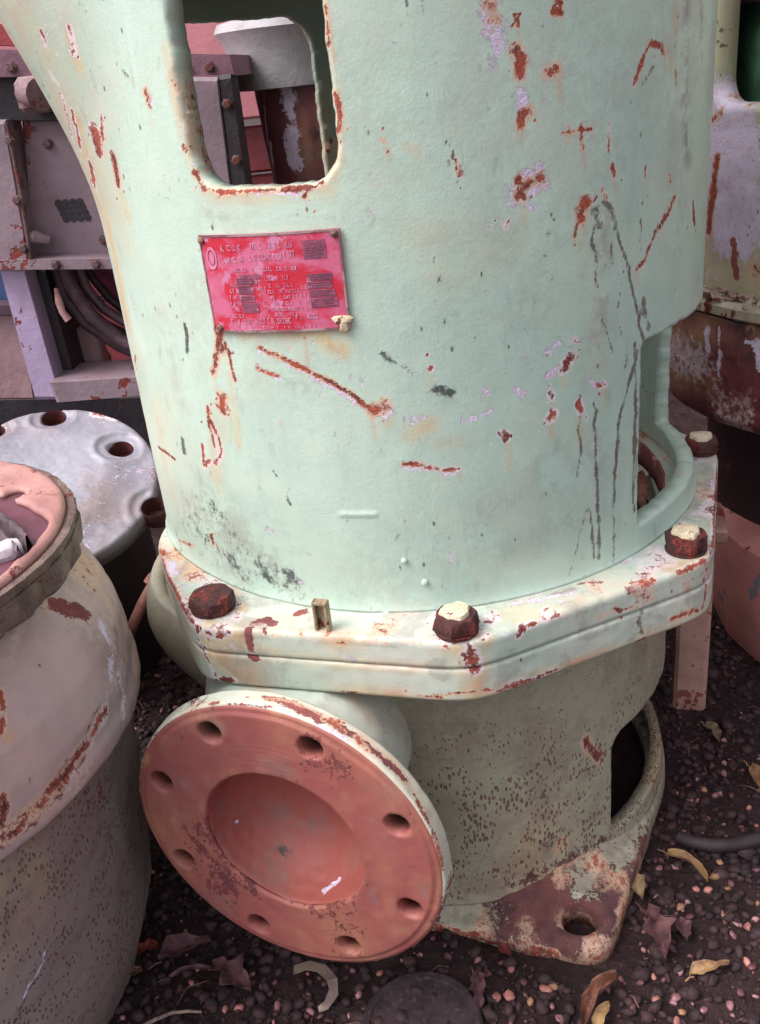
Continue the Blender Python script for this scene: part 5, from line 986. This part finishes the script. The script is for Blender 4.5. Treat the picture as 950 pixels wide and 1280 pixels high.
LV = [(P_, 60, [(892, 160), (905, 180), (908, 230), (915, 270)], 1.6), (P_, 34, [(892, 150), (905, 140), (912, 165)], 1.5), (P_, 34, [(900, 195), (910, 225), (920, 255), (928, 280)], 1.6), (P_, 30, [(890, 180), (888, 230)], 1.4), (P_, 26, [(912, 240), (930, 270), (905, 290)], 1.4), (P_, 20, [(905, 280), (912, 300)], 1.1), (R_, 8, [(893, 200), (889, 230), (885, 268), (882, 290)], 1.2), (R_, 5, [(887, 150), (897, 143)], .9), ('bare', 7, [(913, 300), (916, 345)], 1.), (D_, 2.4, [(930, 235), (940, 255), (950, 262)], 1.1), (D_, 2.4, [(892, 30), (910, 48)], 1.), (D_, 2.4, [(892, 50), (900, 58)], 1.), (P_, 7, [(924, 120), (930, 130)], .9), (R_, 4, [(922, 118), (935, 128)], .8), (S_, 30, [(930, 320), (950, 330)], .4), (G_, 20, [(905, 185), (915, 190)], 1.), (R_, 6, [(915, 0), (914, 60), (916, 100)], .8)]
wear(cst, LV, {'primer': lambda P, px: .3*np.clip(vnoise(P, 14, 6)*3, 0, 1), 'rust': lambda P, px: .4*np.clip(vnoise(P, 26, 16)*3, 0, 1)*(P[:, 2] < .16)})
m = MB(); m.lathe([(.25, .10), (.312, .10), (.318, .104), (.318, .114), (.312, .119), (.25, .119)], ra, n=120, jit=lump(150, .012, 16)); m.build('ledge', worn('ledge_cream', rgb(190, 182, 156), rgb(150, 136, 116), rust=.5, scale=1.5), RM)
rg = dlathe('ring', [(.26, -.034), (.305, -.032), (.316, -.02), (.318, .06), (.312, .098), (.26, .099)], ra, MRG, RM, n=700, st=.003, amt=.0035, seed=152)
wear(rg, [(P_, 5, [(880, 412), (882, 436)], 1.1), (P_, 4, [(896, 410), (896, 470)], .8), (P_, 4, [(862, 420), (864, 455)], .7), (P_, 10, [(945, 430), (950, 460)], 1.2), (P_, 5, [(928, 425), (936, 430)], 1.), (S_, 26, [(840, 415), (880, 412)], .6), (S_, 20, [(835, 470), (880, 478)], .4), (R_, 20, [(840, 450), (870, 460)], .5), (K_, 26, [(920, 400), (940, 450)], .8), (S_, 6, [(935, 408), (942, 420)], .9)], {'rust': lambda P, px: .5*np.clip(vnoise(P, 22, 6)*3, 0, 1), 'dirt_shade': lambda P, px: .5*np.clip(vnoise(P, 12, 8)*3, 0, 1)})
m = MB(); m.lathe([(.235, -.20), (.24, -.06), (.25, -.034)], ra, n=90, jit=lump(155, .008)); m.build('throat', worn('throat_dark', rgb(52, 30, 34), rgb(34, 22, 26), rust=.2), RM)
m = MB(); m.lathe([(.245, -.381), (.262, -.36), (.272, -.30), (.274, -.24), (.268, -.205), (.25, -.195), (.2, -.19)], (.665, .22, 0), n=120, jit=lump(157, .010)); m.build('drum', PKD, RM)
GRN = tone('green_painted_core', rgb(70, 108, 84), rgb(50, 82, 64), 12, .4)
m = MB(); m.lathe([(.238, .12), (.238, .75)], ra, n=60); m.lathe([(.001, .752), (.288, .752), (.288, .76), (.001, .76)], ra, n=60); m.build('core', GRN, RM)
m = MB(); m.lathe([(.236, .425), (.262, .43), (.262, .455), (.236, .46)], ra, n=80, jit=lump(160, .01)); m.build('inner_rib', worn('rib_mauve', rgb(120, 96, 100), rgb(90, 68, 74), rust=.3), RM)
# flakes of paint and debris on the ledge
R8 = random.Random(8); m = MB()
for i in range(260):
    a = R8.uniform(-105, -5)*D2R; r = R8.uniform(.280, .316); s_ = R8.uniform(.003, .014)*R8.uniform(.5, 1); V, F = B1[R8.randrange(6)]
    m.add((V*np.array([s_, s_*.8, s_*.35]))@rotm(R8.uniform(-.7, .7), R8.uniform(-.7, .7), R8.uniform(0, 6)).T+rP(np.array(a), r, np.array(.121)), F)
tag(m.build('paint_flakes', worn('flake_mix', rgb(190, 184, 168), rgb(150, 120, 110), rust=.5, scale=5)), 'heap of cream paint flakes and debris lying on the machine ledge', 'paint flakes', kind='stuff')
# dry leaf lying inside the mint casing
leaf((806, 636), (818, 588), 22, 'brown', 'rusty orange leaf inside the right opening of the mint pump', .3, .008, .2, 21, -.045);
